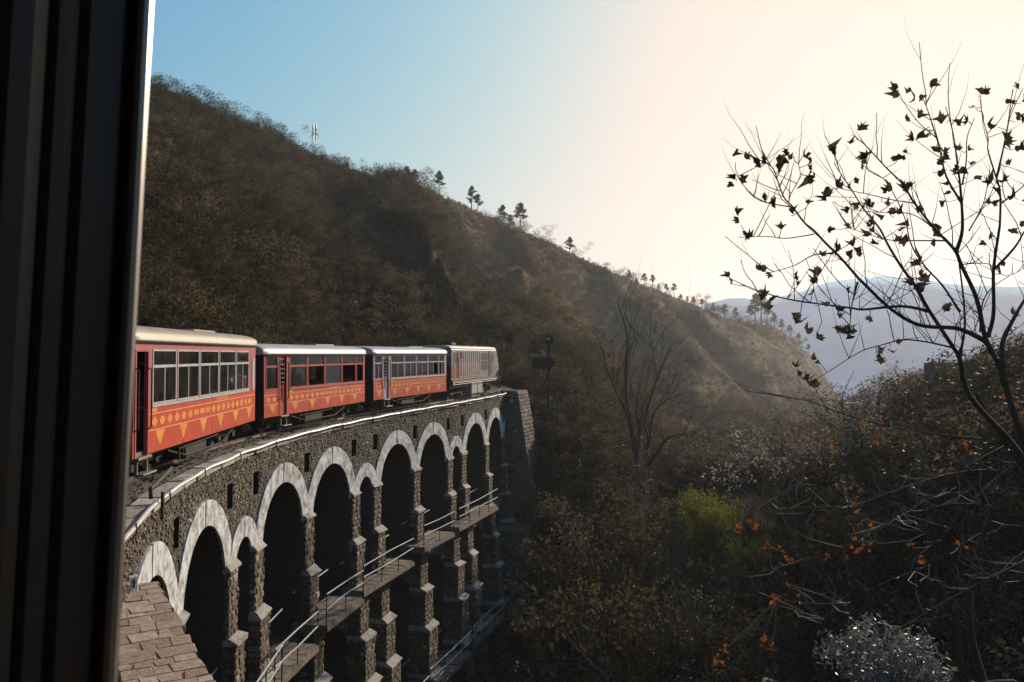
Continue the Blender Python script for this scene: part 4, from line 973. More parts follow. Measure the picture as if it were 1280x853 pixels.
# ---- trees on the skyline
random.seed(21)
for i, (px, hp) in enumerate(((432, 18), (450, 12), (466, 17), (478, 18), (491, 14), (508, 22), (518, 20), (548, 26), (590, 26), (597, 20), (628, 24), (650, 30), (638, 18))):
    P = on_crest(px); d = P.y; tree("pine_tree", 'pine', P, hp * d / F_PX * 1.35, "dark pine tree standing on the skyline of the hill above the train", "pines along the hill skyline", 'needle', i % 4)
P = on_crest(712); tree("pine_tree", 'pine', P, 30 * P.y / F_PX, "lone dark pine standing by itself on the bare lower skyline", None, 'needle', 2)
for i, px in enumerate((786, 795, 805, 815, 823, 832, 842, 850, 858, 866, 876)):
    P = on_crest(px, 5.93 + .05 * (i % 2)); tree("pine_tree", 'pine', P, random.uniform(11, 19) * P.y / F_PX, "small round topped tree in the row where the skyline meets the valley", "row of small trees at the end of the skyline", 'needle', i % 4)
for i, (px, hp) in enumerate(((890, 16), (905, 22), (918, 20), (936, 24), (942, 38), (950, 44), (957, 30), (966, 22), (975, 18), (985, 16), (996, 15), (1008, 14))):
    P = on_crest(px, 5.97); tree("pine_tree", 'pine', P, hp * P.y / F_PX, "tree on the crest of the far spur before the blue mountains", "trees on the far spur", 'needle', (i * 3) % 4)
for i, (px, hp) in enumerate(((310, 30), (345, 16), (392, 44), (405, 40), (186, 40), (350, 14))):
    P = on_crest(px, 5.98); tree("bare_tree", 'bare', P, hp * P.y / F_PX, "leafless thin tree on the grassy skyline of the near hill", "leafless trees on the hill skyline", variant=i % 3)
for i, (px, hp) in enumerate(((196, 26), (205, 30), (214, 28), (224, 22), (236, 30), (245, 26), (252, 22), (384, 20), (398, 18))):
    P = on_crest(px, 5.97); tree("shrub", 'scrub', P, hp * P.y / F_PX, "dense dark shrub on top of the grassy near hill", "shrubs on top of the near hill", 'leafdark', i % 3, "shrub", parts=("stems", "foliage"))
# mast on the skyline
P = on_crest(391, 5.97); mh = 56 * P.y / F_PX; ms = empty("radio_mast", P); tag(ms, "slim pale lattice radio mast on the hill skyline", "mast")
q = MB(); n = 9
legs = [(.35, 0), (-.18, .3), (-.18, -.3)]
for x, y in legs: q.tube([(x, y, -.5), (x * .6, y * .6, mh)], .05, 4)
for k in range(n):
    z = mh * k / n; z1 = mh * (k + 1) / n; f = 1 - .4 * k / n
    for a in range(3): q.tube([(legs[a][0] * f, legs[a][1] * f, z), (legs[(a + 1) % 3][0] * f, legs[(a + 1) % 3][1] * f, z1)], .03, 3)
q.build("lattice", M['pipe'], ms)
for z in (.95, .85, .72):
    q = MB()
    for a in range(3): q.box(math.cos(a * 2.1) * .35 - .08, math.cos(a * 2.1) * .35 + .08, math.sin(a * 2.1) * .35 - .08, math.sin(a * 2.1) * .35 + .08, mh * z - .8, mh * z + .5)
    q.build("antenna", M['pipe'], ms)
# ---- leafless tree in the ravine
P = pxat(797, 690, 45); g = ground(P.x, P.y)
def limb_tree(name, label, cat, limbs, depth, mat, twig=None, extra_root=None, seed=1, base=None):
    """limbs: list of (pixel polyline, r0, r1, depth offset); each limb one branch mesh"""
    e = empty(name, base); tag(e, label, cat); random.seed(seed); tips = []
    for li, (pl, r0, r1, dz) in enumerate(limbs):
        n = len(pl); pts = []
        for i, (x, y) in enumerate(pl):
            f = i / max(1, n - 1); pts.append(pxat(x, y, depth + dz[0] + (dz[1] - dz[0]) * f))
        # smooth resample
        fin = []; rad = []
        for i in range(n - 1):
            p0, p1, p2, p3 = pts[max(0, i - 1)], pts[i], pts[i + 1], pts[min(n - 1, i + 2)]
            for k in range(4):
                f = k / 4; fin.append(.5 * ((2 * p1) + (p2 - p0) * f + (2 * p0 - 5 * p1 + 4 * p2 - p3) * f * f + (3 * p1 - p0 - 3 * p2 + p3) * f ** 3)); rad.append(r0 + (r1 - r0) * ((i + f) / (n - 1)))
        fin.append(pts[-1]); rad.append(r1)
        mb = MB(); mb.tube(fin, rad, 7, True)
        if twig:
            for k in range(twig[0]):
                j = random.randint(len(fin) // 4, len(fin) - 2); d = (fin[j + 1] - fin[j]).normalized(); ax = d.orthogonal().normalized(); ax.rotate(Matrix.Rotation(random.uniform(0, 6.28), 3, d)); nd = d.copy(); nd.rotate(Matrix.Rotation(random.uniform(.4, 1.0), 3, ax))
                grow(mb, fin[j], nd, twig[1] * random.uniform(.5, 1.3), max(rad[j] * .45, twig[2]), twig[3], tips, 4, .3, .12, (1, 2), .7, (.3, .8))
        o = mb.build("trunk" if li == 0 else "branch", M[mat], None, True); o.parent = e; o.matrix_parent_inverse = Matrix.Translation(-e.location)
    return e, tips
Z7 = lambda *p: [(720 + x / 2.509, 360 + y / 2.509) for x, y in p]
rt = Vector((P.x, P.y, min(g, P.z)))
limb_tree("bare_tree", "tall leafless grey tree standing in the ravine beside the viaduct", "tree", [
    (Z7((205, 900), (203, 800), (200, 640), (185, 520), (165, 400), (155, 280), (160, 150), (135, 60), (133, 30)), .19, .015, (0, 0)),
    (Z7((208, 760), (215, 620), (225, 480), (215, 420), (235, 340), (265, 260), (300, 180), (330, 170)), .13, .015, (.3, 1.5)),
    (Z7((225, 560), (250, 520), (290, 470), (350, 460), (400, 465)), .12, .02, (.3, -1)), (Z7((235, 540), (280, 525), (330, 520)), .07, .015, (.3, 1)),
    (Z7((170, 420), (130, 330), (100, 260), (75, 170), (50, 130)), .09, .015, (0, -1.2)), (Z7((190, 540), (200, 440), (190, 380), (200, 300), (215, 220)), .09, .015, (.2, 1)),
    (Z7((230, 500), (240, 400), (290, 350), (350, 330)), .08, .015, (.3, -1)), (Z7((160, 300), (165, 200), (170, 110)), .05, .01, (0, .6)), (Z7((255, 280), (240, 200), (225, 140)), .05, .01, (1, 1.4))], 45, 'bark', (7, 3.0, .02, 2), seed=5, base=rt)
# ---- foreground plane tree with curled brown leaves left on its twigs
def leaf_mesh(seed, mat):
    r = random.Random(seed); pts = []
    lob = [(-2.5, .55), (-1.95, .42), (-1.35, .85), (-.95, .52), (-.62, .78), (-.32, .58), (0, 1.05), (.32, .58), (.62, .78), (.95, .52), (1.35, .85), (1.95, .42), (2.5, .55)]
    V = [(0, 0, 0)]
    for a, l in lob:
        l *= r.uniform(.55, 1.2); x, y = l * math.sin(a), l * math.cos(a); V.append((x * .6, y * .6 + .2, (x * x * r.uniform(.5, 1.3) + y * y * r.uniform(.1, .6)) * .7 + r.uniform(-.12, .12)))
    mb = MB(); mb.v = V; 
    for i in range(1, len(V) - 1): mb.f.append((0, i, i + 1)); mb.t.append(r.random())
    return mb.mesh("leaf", mat)
LEAF = [leaf_mesh(k, M['leafbrown']) for k in range(12)]; LEAFO = [leaf_mesh(20 + k, M['leaforange']) for k in range(4)]
LIMBS = [
 ([(1345, 860), (1320, 720), (1290, 590), (1262, 500), (1249, 458), (1232, 423), (1221, 374), (1202, 332), (1195, 315), (1183, 301), (1169, 287), (1143, 254), (1129, 231), (1108, 210), (1080, 180), (1072, 175)], .068, .005, (0, -.5)),
 ([(1290, 590), (1262, 551), (1212, 495), (1200, 449), (1192, 435), (1160, 386), (1146, 360), (1127, 334), (1110, 306), (1099, 285), (1080, 262), (1068, 243), (1052, 219), (1043, 205)], .054, .005, (.1, .7)),
 ([(1234, 428), (1211, 416), (1192, 410), (1157, 408), (1134, 400), (1108, 382), (1080, 355), (1073, 348), (1052, 324), (1031, 303), (1018, 289), (1005, 278), (991, 259), (980, 247), (972, 226), (967, 212), (958, 204), (944, 198)], .040, .0045, (0, -1.0)),
 ([(1235, 421), (1242, 392), (1242, 339), (1248, 294), (1250, 278), (1250, 240), (1242, 212), (1235, 188), (1235, 172), (1228, 146), (1226, 121)], .034, .004, (0, .6)),
 ([(1254, 470), (1253, 430), (1268, 397), (1281, 374), (1300, 340), (1315, 300)], .05, .01, (.1, .9)),
 ([(1195, 315), (1203, 287), (1201, 240), (1197, 207), (1191, 165), (1182, 134)], .034, .005, (-.1, .3)),
 ([(1202, 254), (1183, 221), (1174, 184), (1164, 151), (1157, 131)], .020, .005, (.1, -.4)),
 ([(1170, 172), (1148, 153), (1129, 127)], .009, .004, (-.2, -.5)),
 ([(1203, 231), (1208, 200), (1209, 172), (1218, 148)], .014, .005, (.1, .5)),
 ([(1246, 221), (1253, 191), (1260, 156), (1263, 132), (1266, 112)], .018, .005, (.3, .8)),
 ([(1244, 336), (1268, 310), (1279, 292), (1296, 262), (1300, 230)], .024, .006, (.1, .3)),
 ([(1252, 254), (1268, 242), (1284, 228), (1300, 205)], .015, .005, (.3, .1)),
 ([(1211, 289), (1222, 270), (1230, 252), (1234, 235), (1240, 220)], .012, .004, (0, -.4)),
 ([(1160, 389), (1127, 383), (1080, 387), (1063, 385), (1031, 381), (984, 374), (946, 363), (918, 351)], .028, .005, (.2, -.8)),
 ([(1042, 317), (1017, 319), (993, 332), (963, 341)], .012, .004, (-.7, -.9)),
 ([(1017, 293), (984, 298), (960, 296), (932, 296)], .009, .004, (-.8, -1.1)),
 ([(990, 259), (960, 254), (942, 246), (927, 228), (919, 211)], .009, .004, (-.9, -1.1)),
 ([(986, 252), (989, 242), (1000, 221), (998, 205)], .008, .004, (-.9, -.8)),
 ([(1072, 353), (1065, 381), (1062, 411)], .016, .004, (-.5, -.6)),
 ([(1200, 390), (1178, 357), (1157, 334), (1139, 306), (1130, 270), (1108, 228), (1085, 212)], .020, .004, (.2, -.2)),
 ([(1199, 449), (1206, 410), (1204, 370), (1199, 330)], .022, .010, (.1, -.1)),
 ([(1183, 301), (1150, 301), (1110, 300), (1085, 293), (1060, 285)], .014, .004, (-.1, .3)),
 ([(1200, 331), (1235, 330), (1258, 345), (1290, 330)], .010, .004, (0, .4)),
 ([(1169, 287), (1140, 268), (1105, 266), (1080, 264), (1055, 260)], .009, .004, (-.3, 0)),
 ([(1143, 254), (1115, 250), (1085, 243), (1060, 238), (1048, 235)], .010, .004, (-.4, -.1)),
 ([(1145, 360), (1125, 372), (1100, 380)], .008, .004, (.3, 0)),
 ([(1225, 415), (1228, 380), (1240, 360), (1262, 345)], .013, .005, (0, -.4)),
 ([(1192, 435), (1160, 428), (1130, 425), (1100, 432), (1075, 440), (1040, 462), (1012, 478)], .016, .004, (.1, .3)),
]
D1 = 8.6; gb = pxat(1345, 860, D1); gz = ground(gb.x, gb.y)
tr1 = empty("plane_tree", (gb.x + .15, gb.y, min(gz, gb.z) - .1)); tag(tr1, "nearly bare tree with curled brown leaves spread against the pale sky", "tree")
random.seed(3)
def tpart(mb, name, mat, e): o = mb.build(name, mat, None, True); o.parent = e; o.matrix_parent_inverse = Matrix.Translation(-e.location); return o
SAMP = []
def spline(pts, r0, r1, n=5):
    fin = []; rad = []; m = len(pts)
    for i in range(m - 1):
        p0, p1, p2, p3 = pts[max(0, i - 1)], pts[i], pts[i + 1], pts[min(m - 1, i + 2)]
        for k in range(n):
            f = k / n; fin.append(.5 * ((2 * p1) + (p2 - p0) * f + (2 * p0 - 5 * p1 + 4 * p2 - p3) * f * f + (3 * p1 - p0 - 3 * p2 + p3) * f ** 3)); rad.append(r0 + (r1 - r0) * ((i + f) / (m - 1)) ** .55)
    return fin + [pts[-1]], rad + [r1]
def trace(e, limbs, D, bark, samp, base=None):
    for li, (pl, r0, r1, dz) in enumerate(limbs):
        n = len(pl); pts = [pxat(x, y, D + dz[0] + (dz[1] - dz[0]) * i / (n - 1)) for i, (x, y) in enumerate(pl)]
        if li == 0 and base is not None: pts = [Vector(base)] + pts
        fin, rad = spline(pts, r0 * .82, r1 * .85); mb = MB(); mb.tube(fin, rad, 7, True)
        tpart(mb, "trunk" if li == 0 else "branch", M[bark], e); samp += fin[len(fin) // 5 if li < 2 else 2:]
trace(tr1, LIMBS, D1, 'barkdark', SAMP, tr1.location)
Z8 = lambda x, y: (860 + x / 2.031, 80 + y / 2.031)
CL = [(540, 75), (597, 87), (620, 55), (415, 180), (120, 250), (268, 232), (240, 270), (325, 285), (318, 252), (370, 230), (450, 247), (445, 235), (310, 352), (345, 315), (372, 318), (368, 348), (405, 365), (135, 410), (128, 440), (190, 520), (103, 540), (270, 548), (205, 600), (180, 580), (285, 637), (325, 690), (395, 690), (410, 688), (470, 655), (525, 292), (538, 237), (555, 322), (562, 345), (640, 347), (567, 415), (600, 495), (550, 450), (578, 545), (590, 552), (730, 110), (745, 75), (825, 68), (815, 92), (785, 160), (838, 148), (695, 222), (655, 150), (597, 182), (640, 216), (575, 143), (765, 302), (815, 262), (838, 345), (805, 208), (770, 345), (830, 422), (795, 527), (770, 440), (465, 425), (465, 455), (420, 480), (385, 470), (375, 595), (380, 630), (350, 500), (320, 615), (430, 660), (515, 720), (485, 745), (135, 305), (185, 262), (158, 234), (205, 325), (215, 355), (262, 385), (238, 415), (235, 527), (320, 560), (320, 535), (455, 350), (495, 352), (620, 275), (660, 310), (707, 292), (525, 390), (645, 415), (700, 140), (850, 215), (845, 100), (800, 310), (650, 620), (600, 555), (330, 755), (280, 785), (840, 640), (420, 295), (410, 410), (370, 420)]
CL = [Z8(*c) for c in CL] + [(1010, 478), (1290, 250), (1300, 320)]
tw = MB(); nleaf = 0
def nearest(P, samp, px, py):
    best = None
    for q in samp:
        d = math.hypot(640 + F_PX * q.x / q.y - px, (q.z / q.y - P) ) if False else None
    return best
def proj(q):
    c, s_ = math.cos(PITCH), math.sin(PITCH); d = q.y * c + q.z * s_; u = -q.y * s_ + q.z * c
    return 640 + F_PX * q.x / d, 426.5 - F_PX * u / d
SP = [proj(q) for q in SAMP]
def hang(e, cl, samp, spx, leaves, size, tw, count, mats=None):
    n = 0
    for (x, y) in cl:
        k = min(range(len(samp)), key=lambda i: (spx[i][0] - x) ** 2 + (spx[i][1] - y) ** 2 + (0 if spx[i][1] > y - 6 else 400)); b = samp[k]
        c = pxat(x, y, b.y + random.uniform(-.25, .25)); dist = (c - b).length
        if dist > 1.0: continue
        if dist > .02:
            mid = b.lerp(c, .5) + Vector((random.gauss(0, .08), random.gauss(0, .08), -.06)) * dist; tw.tube([b, mid, c], [.005, .004, .003], 4, False)
        for j in range(random.choice(count)):
            sz = size * random.uniform(.7, 1.25); o = bpy.data.objects.new("leaf", random.choice(leaves))
            o.location = c + Vector((random.gauss(0, .045), random.gauss(0, .05), random.gauss(-.01, .05))) - e.location; o.scale = (sz, sz, sz * random.uniform(.8, 1.6))
            o.rotation_euler = (random.gauss(1.3, .6), random.gauss(0, .6), random.uniform(0, 6.28)); link(o, e); n += 1
    return n
nleaf = hang(tr1, CL, SAMP, SP, LEAF, .145, tw, (1, 2, 2, 3))
# fine bare twigs
for k in range(230):
    b = random.choice(SAMP); d = Vector((random.gauss(-.15, .5), random.gauss(0, .5), random.uniform(.1, 1))).normalized(); grow(tw, b, d, random.uniform(.2, .75), .006, 1 if k % 3 == 0 else 0, [], 4, .25, .15, (1, 2), .7, (.3, .8))
tag(tpart(tw, "twigs", M['barkdark'], tr1), kind="stuff")
# ---- lower tree with pale twigs and a few orange leaves
Z5 = lambda *p: [(1000 + x / 3.046, 440 + y / 3.046) for x, y in p]
Z6 = lambda *p: [(1000 + x / 3.66, 620 + y / 3.66) for x, y in p]
ZB = lambda *p: [(880 + x / 1.97, 420 + y / 1.97) for x, y in p]
LB = [
 ([(1300, 905), (1210, 853), (1197, 780), (1175, 735), (1168, 690), (1172, 640), (1190, 600), (1225, 575), (1262, 555)], .060, .02, (0, .5)),
 ([(1232, 860), (1215, 800), (1212, 740), (1222, 690), (1240, 640), (1252, 590)], .075, .03, (.6, .8)),
 (Z5((853, 440), (780, 345), (720, 240), (670, 160)), .05, .02, (.4, .1)),
 (Z5((690, 330), (590, 322), (430, 300), (300, 275), (160, 235), (40, 190), (-90, 165), (-200, 150)), .020, .004, (.3, -.6)),
 (Z5((800, 470), (730, 450), (600, 460), (480, 490), (360, 530), (240, 575), (180, 590), (60, 590), (-100, 600), (-190, 595)), .018, .004, (.3, -.8)),
 (Z5((760, 600), (690, 580), (620, 540), (560, 545), (480, 565), (400, 605), (330, 650), (280, 690), (160, 745), (0, 800), (-120, 830)), .020, .004, (.3, -.6)),
 (Z5((720, 585), (600, 578), (500, 592), (440, 625), (450, 660), (480, 700), (505, 740)), .010, .005, (.3, 0)),
 (Z6((1090, 270), (1025, 300), (880, 370), (700, 465), (540, 560), (430, 620)), .020, .008, (.1, -.5)),
 (Z5((640, 160), (520, 148), (440, 180), (370, 240), (310, 275), (180, 345), (90, 345)), .014, .004, (.2, -.3)),
 (Z5((740, 205), (600, 215), (500, 255), (440, 310), (330, 325)), .010, .004, (.4, .1)),
 (Z6((760, 320), (860, 360), (930, 385), (1025, 350)), .010, .006, (.2, .2)),
 (Z6((230, 490), (120, 495), (0, 487), (-110, 480)), .008, .004, (.0, -.3)),
 (Z6((690, 250), (560, 330), (380, 400), (230, 490), (130, 545), (100, 585)), .012, .004, (.1, -.2)),
 (Z5((850, 800), (740, 850), (640, 815), (560, 760), (540, 715)), .010, .005, (.1, .3)),
]
D2 = 9.5; gb = pxat(1300, 905, D2); tr2 = empty("plane_tree", (gb.x, gb.y, min(ground(gb.x, gb.y), gb.z - .3))); tag(tr2, "leaning tree with pale bare twigs and a few orange leaves over the ravine", "tree")
S2 = []; trace(tr2, LB, D2, 'barkdark', S2, tr2.location); SP2_ = [proj(q) for q in S2]; tw = MB(); random.seed(8)
CO = [(1063, 633), (1068, 628), (1098, 537), (1090, 540), (935, 648), (925, 655), (945, 655), (962, 690), (975, 697), (985, 700), (968, 745), (974, 750), (992, 743), (952, 802), (965, 806), (1263, 505), (1255, 500), (1140, 685), (1200, 680), (1165, 590), (820, 850), (838, 838), (1035, 693), (1082, 690), (1085, 668), (1078, 675), (1205, 552), (1212, 560), (1150, 710), (1060, 690), (905, 812), (896, 826), (1045, 560), (1130, 470), (1275, 515)]
hang(tr2, CO, S2, SP2_, LEAFO, .085, tw, (2, 3, 3))
for k in range(160):
    b = random.choice(S2[30:]); d = Vector((random.gauss(-.2, .6), random.gauss(0, .5), random.uniform(-.3, .8))).normalized(); L_ = random.uniform(.2, .7)
    tw.tube([b, b + d * L_ * .5 + Vector((random.gauss(0, .04), 0, 0)), b + d * L_ + Vector((random.gauss(0, .08), 0, .05))], [.006, .005, .0025], 4, False)
tag(tpart(tw, "twigs", M['barkpale'], tr2), kind="stuff")
# ---- glossy shrub catching the sun, bamboo, trees of the right bank
def glossy_bush(px, py, depth, rx, rz, n, label, seed, lm='leafgloss', ls=.085):
    c = pxat(px, py, depth); r_ = np.random.default_rng(seed); g = min(ground(c.x, c.y), c.z - rz)
    e = empty("shrub", (c.x, c.y, g)); tag(e, label, "shrub"); mb = MB(); random.seed(seed); tips = []
    for k in range(7): grow(mb, Vector((0, 0, -.2)), Vector((random.gauss(0, .5), random.gauss(0, .4), 1)).normalized(), (c.z - g + rz * .6) * .62, .03, 2, tips, 4, .2, .1, (2, 3), .6)
    mb.build("stems", M['barkdark'], e, True)
    d = r_.normal(size=(60, 3)); d /= np.linalg.norm(d, axis=1)[:, None]; d *= (r_.random(60) ** .4)[:, None]
    C = d * np.array([rx, rx * .8, rz]) + np.array([0, 0, c.z - g])
    V, Fq, ti = leaf_cloud(C, n // 60, rx * .26, ls, .8, .42, .1, seed); link(bpy.data.objects.new("foliage", np_mesh("foliage", V, Fq, M[lm], ti)), e)
glossy_bush(1112, 822, 11.5, .95, .50, 3000, "round shrub of glossy leaves glinting white in the sun", 41, 'leafsilver', .045)
for i, (px, py, dep, rx, rz, n, lab) in enumerate(((795, 620, 36, 1.6, 2.2, 2400, "tall shrub with small glinting leaves at the foot of the leafless ravine tree"),
    (1000, 525, 42, 2.4, 1.6, 2400, "pale glinting shrub in front of the valley mouth"), (850, 770, 26, 1.8, 1.2, 2400, "dark glossy shrub low in the ravine below the bamboo"))):
    glossy_bush(px, py, dep, rx, rz, n, lab, 50 + i, 'leafgrey' if i < 2 else 'leafgloss', .045)
for i, (px, py, dep, h, lab) in enumerate(((886, 640, 45, 5.6, "bright green bamboo clump on the sunny knoll in the ravine"), (936, 690, 41, 3.6, "low yellow green bamboo clump below the sunny knoll"))):
    c = pxat(px, py, dep); c.z = ground(c.x, c.y); tree("bamboo", 'bamboo', c, h, lab, None, 'bamboo', i, "bamboo", parts=("stems", "foliage"))
random.seed(31)
def bank(px, top, dep, kind, lm, label, group, var):
    P = pxat(px, 480, dep); z = ground(P.x, P.y); hz = pxat(px, top, dep).z - z
    if hz < 1.2 or (P.y > 36 and 9 < P.x < 24 and dep > 30 and px < 1075 and px > 930 and hz > 9): return
    tree("tree", kind, (P.x, P.y, z), hz, label, group, lm, var, parts=("trunk", "crown"))
k = 0
for dep, tops, kind, lm in ((58, [(965, 505), (985, 490), (1010, 478), (1030, 462), (1055, 452), (1078, 446), (1100, 442), (1125, 446), (1150, 440), (1172, 438), (1195, 446), (1220, 430), (1245, 425), (1268, 400), (1290, 385)], 'broad', 'leafgrey'),
                            (42, [(955, 540), (978, 520), (1005, 500), (1035, 490), (1062, 474), (1090, 466), (1120, 470), (1150, 462), (1180, 470), (1210, 462), (1240, 450), (1275, 430), (1300, 410)], 'broad', 'leafgrey'),
                            (28, [(1010, 600), (1045, 575), (1080, 560), (1120, 545), (1160, 548), (1200, 530), (1245, 520), (1285, 500)], 'broad', 'leafdark')):
    for px, tp in tops:
        bank(px + random.uniform(-6, 6), tp + random.uniform(-6, 8), dep + random.uniform(-5, 5), kind if k % 4 else 'scrub', ('leafpale' if (k % 3 == 1 and dep > 30) else lm), {58: "grey brown bushy tree on top of the wooded bank round the hut", 42: "grey leaved tree on the middle of the wooded bank", 28: "dark tree low on the wooded bank behind the orange leaved twigs"}[dep], {58: "trees on top of the wooded bank", 42: "trees on the middle of the wooded bank", 28: "trees low on the wooded bank"}[dep], k % 4); k += 1
k = 0
for px, tp, dep in ((700, 505, 62), (720, 520, 58), (745, 515, 60), (770, 540, 55), (690, 560, 52), (725, 590, 48), (760, 585, 47), (835, 560, 56), (860, 552, 62), (900, 562, 66), (925, 570, 66), (690, 620, 44), (830, 610, 46), (730, 660, 40), (690, 690, 38), (770, 680, 36), (960, 690, 34), (990, 660, 38), (890, 720, 30), (820, 720, 30), (930, 740, 27), (980, 730, 28), (1030, 720, 26)):
    bank(px, tp, dep, 'broad' if k % 3 else 'scrub', ('leafgreen', 'leafdark', 'leafgrey')[k % 3], "scrubby tree growing in the ravine beyond the viaduct", "scrubby trees in the ravine", k % 4); k += 1
# ------------------------------------------------------------------ ground cover: scrub and dry grass (uncountable, instanced on points)
def proto(name, V, Fq, mat, ti): return bpy.data.objects.new(name, np_mesh(name, V, Fq, mat, ti))
def shrub_proto(i, mat, n, size, sq=.75, asp=.5, stems=True):
    r_ = np.random.default_rng(200 + i); c = r_.normal(size=(14, 3)) * np.array([.42, .42, .28]) + np.array([0, 0, .45]); c[:, 2] = np.abs(c[:, 2])
    V, Fq, ti = leaf_cloud(c, n // 14, .24, size, sq, asp, 0, 300 + i)
    return proto("scrub_%d" % i, V, Fq, mat, ti)
def twig_proto(i):
    random.seed(400 + i); mb = MB(); tips = []
    for k in range(6): grow(mb, Vector((random.gauss(0, .08), random.gauss(0, .08), -.1)), Vector((random.gauss(0, .45), random.gauss(0, .45), 1)).normalized(), .55, .018, 2, tips, 3, .3, .1, (2, 3), .65)
    return bpy.data.objects.new("twig_%d" % i, mb.mesh("twig_%d" % i, M['bark']))
def grass_proto(i):
    r_ = np.random.default_rng(500 + i); n = 46; a = r_.uniform(0, 6.28, n); rad = r_.random(n) ** .5 * .35; b = np.stack([rad * np.cos(a), rad * np.sin(a), np.zeros(n) - .03], 1)
    h = r_.uniform(.35, 1.0, n); ln = r_.normal(size=(n, 2)) * .22; t_ = b + np.stack([ln[:, 0] * h, ln[:, 1] * h, h], 1); w = np.stack([-np.sin(a), np.cos(a), np.zeros(n)], 1) * .022
    m_ = b * .45 + t_ * .55 + np.array([0, 0, .06]); V = np.stack([b - w, b + w, m_ + w * .8, t_], 1).reshape(-1, 3)
    return proto("grass_%d" % i, V, np.arange(4 * n).reshape(-1, 4), M['drygrass'], np.clip(r_.normal(.5, .25, n), 0, 1))
def scatter(name, protos, pts, label, cat):
    pts = np.asarray(pts)                       # x y z scale rotz index
    me = bpy.data.meshes.new(name); me.vertices.add(len(pts)); me.vertices.foreach_set("co", pts[:, :3].astype(np.float32).ravel())
    for nm, ty, ci in (("isc", 'FLOAT', 3), ("irz", 'FLOAT', 4), ("idx", 'INT', 5)):
        at_ = me.attributes.new(nm, ty, 'POINT'); at_.data.foreach_set("value", pts[:, ci].astype(np.int32 if ty == 'INT' else np.float32))
    o = link(bpy.data.objects.new(name, me)); tag(o, label, cat, kind="stuff")
    c = bpy.data.collections.new(name + "_kinds")
    for p in protos: c.objects.link(p)
    ng = bpy.data.node_groups.new(name, 'GeometryNodeTree'); ng.interface.new_socket("Geometry", in_out='INPUT', socket_type='NodeSocketGeometry'); ng.interface.new_socket("Geometry", in_out='OUTPUT', socket_type='NodeSocketGeometry')
    N = ng.nodes; Lk = ng.links; gi = N.new("NodeGroupInput"); go = N.new("NodeGroupOutput"); ip_ = N.new("GeometryNodeInstanceOnPoints"); ci = N.new("GeometryNodeCollectionInfo")
    ci.inputs["Collection"].default_value = c; ci.inputs["Separate Children"].default_value = True; ci.inputs["Reset Children"].default_value = True; ip_.inputs["Pick Instance"].default_value = True
    def na_(nm, ty): a = N.new("GeometryNodeInputNamedAttribute"); a.data_type = ty; a.inputs["Name"].default_value = nm; return a.outputs["Attribute"]
    cx = N.new("ShaderNodeCombineXYZ"); Lk.new(na_("irz", 'FLOAT'), cx.inputs[2])
    Lk.new(gi.outputs[0], ip_.inputs["Points"]); Lk.new(ci.outputs[0], ip_.inputs["Instance"]); Lk.new(na_("idx", 'INT'), ip_.inputs["Instance Index"]); Lk.new(cx.outputs[0], ip_.inputs["Rotation"]); Lk.new(na_("isc", 'FLOAT'), ip_.inputs["Scale"])
    Lk.new(ip_.outputs[0], go.inputs[0]); md = o.modifiers.new("scatter", 'NODES'); md.node_group = ng
    return o
def clear_of_line(p, d=2.7):
    d2 = ((pathp[:, 0] - p.x) ** 2 + (pathp[:, 1] - p.y) ** 2); k = int(d2.argmin()); return d2[k] > d * d
def sample(n, az0, az1, t0, t1, s0, s1, nk, kfun=None, nz=.0, seed=1, thr=None, rmin=10):
    r_ = random.Random(seed); out = []
    while n > 0:
        n -= 1; az = r_.uniform(az0, az1); tt = r_.uniform(t0, t1); P = terr(az, tt)
        if P.x ** 2 + P.y ** 2 < rmin ** 2 or not clear_of_line(P): continue
        m_ = noise.fractal(Vector((P.x / 22, P.y / 22, 5.0)), 1.0, 2.0, 3)
        if thr is not None and m_ * thr[0] < thr[1] + r_.uniform(-.25, .25): continue
        r = math.hypot(P.x, P.y); k = kfun(r_, m_, r, P) if kfun else r_.randrange(nk)
        out.append((P.x, P.y, P.z - nz, r_.uniform(s0, s1) * (1 + min(.6, r / 400)), r_.uniform(0, 6.28), k))
    return out
# prototypes (alphabetical order = index)
def proto_big(i, lm):
    o = shrub_proto(i, M[lm], 1260, .024); o.name = "zscrub_%d" % i; return o
PRO = [shrub_proto(0, M['leafgrey'], 560, .038), shrub_proto(1, M['leafgreen'], 560, .040), shrub_proto(2, M['leafdark'], 560, .040), shrub_proto(3, M['leafgrey'], 420, .034), shrub_proto(4, M['leafgreen'], 420, .038, .9)] + [twig_proto(5), twig_proto(6)] + [proto_big(7, 'leafdark'), proto_big(8, 'leafgreen'), proto_big(9, 'leafgrey')]
kd = lambda r_, m_, r, P: r_.choice((2, 0, 1, 2, 5, 6, 0, 3, 7))
kf = lambda r_, m_, r, P: (r_.choice((0, 3, 0, 5, 6, 2, 1)) if m_ > -.05 else r_.choice((0, 3, 5, 5, 6, 6)))
pts = sample(15000, -30, -6, 3.05, 5.62, .6, 1.7, 7, kd, .1, 11, (1, -.55), 28)
pts += sample(900, -30, -6, 3.3, 5.7, 1.8, 3.4, 7, lambda r_, m_, r, P: r_.choice((7, 7, 8, 9)), .2, 19, (1, -.1), 28)
pts += sample(6500, -8, 24, 3.05, 5.96, .5, 1.4, 7, kf, .1, 16, (1, .16), 28)
pts += sample(2200, -8, 24, 3.2, 5.97, 1.4, 3.8, 7, lambda r_, m_, r, P: r_.choice((7, 8, 9)), .2, 12, (1, .14), 28)
scatter("hillside_scrub", PRO, pts, "brown and grey scrub covering the hillside above the train", "scrub")
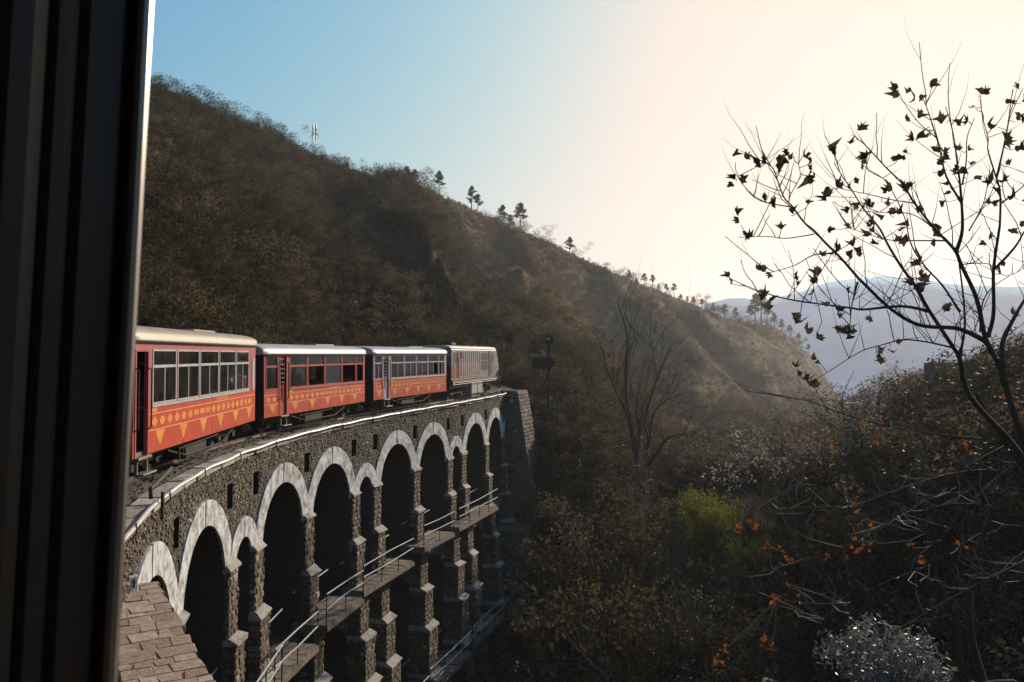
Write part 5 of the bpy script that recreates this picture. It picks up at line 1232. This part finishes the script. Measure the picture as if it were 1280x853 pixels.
PRO2 = [shrub_proto(10, M['leafdark'], 700, .042), shrub_proto(11, M['leafgreen'], 700, .042), shrub_proto(12, M['leafgrey'], 700, .04), twig_proto(13), shrub_proto(14, M['leafgloss'], 500, .035)]
pts = sample(5200, -14, 40, 1.0, 4.3, .9, 2.4, 5, lambda r_, m_, r, P: r_.choice((0, 0, 0, 1, 2, 2, 2, 3, 3, 3, 0, 2, 3, 1, 4)), .1, 13, None, 15)
rq = random.Random(77)
for k in range(900):
    x_, y_ = rq.uniform(-1, 14), rq.uniform(44, 66); P = Vector((x_, y_, ground(x_, y_)))
    if clear_of_line(P, 3.2): pts.append((x_, y_, P.z - .15, rq.uniform(.8, 2.2), rq.uniform(0, 6.28), rq.choice((0, 0, 1, 2, 3))))
for k in range(1500):
    a_, r_ = rq.uniform(-16, 34), rq.uniform(8, 30); x_, y_ = r_ * math.sin(R(a_)), r_ * math.cos(R(a_)); P = Vector((x_, y_, ground(x_, y_)))
    if clear_of_line(P, 5.0): pts.append((x_, y_, P.z - .15, rq.uniform(.45, .8) if r_ < 17 else rq.uniform(.7, 1.4), rq.uniform(0, 6.28), rq.choice((0, 0, 1, 2, 3))))
pts = [p for p in pts if not (10.5 < math.degrees(math.atan2(p[0], p[1])) < 21 and 40 < math.hypot(p[0], p[1]) < 58 and p[3] > .75)]
scatter("ravine_undergrowth", PRO2, pts, "tangled dark undergrowth filling the ravine", "undergrowth")
GP = [grass_proto(i) for i in range(4)]
pts = sample(12000, -30, -6, 5.0, 6.0, .6, 1.3, 4, None, .0, 14, (-1, -.25), 26)
pts += sample(4000, -30, -6, 3.4, 5.2, .5, 1.1, 4, None, .0, 18, (-1, .05), 26)
pts += sample(15000, -8, 24, 3.2, 6.0, .4, .9, 4, None, .0, 17, (-1, -.1), 26)
pts += sample(6000, 8, 22, 2.6, 3.6, .6, 1.2, 4, None, .0, 15, (-1, .0), 26)
scatter("dry_grass", GP, pts, "dry golden grass on the open slopes", "grass")

# ------------------------------------------------------------------ haze in the air of the whole valley
m = bpy.data.materials.new("valley_haze"); m.use_nodes = True; t = m.node_tree; t.nodes.clear()
pv = t.nodes.new("ShaderNodeVolumePrincipled"); pv.inputs["Color"].default_value = (0.90, 0.91, 0.98, 1); pv.inputs["Density"].default_value = HAZE; pv.inputs["Anisotropy"].default_value = 0.4
ou = t.nodes.new("ShaderNodeOutputMaterial"); t.links.new(pv.outputs[0], ou.inputs["Volume"])
q = MB(); q.box(-2700, 2700, -2700, 2700, -160, 330); hz = q.build("haze", m); tag(hz, "thin sunlit haze hanging in the valley", "haze", kind="stuff")
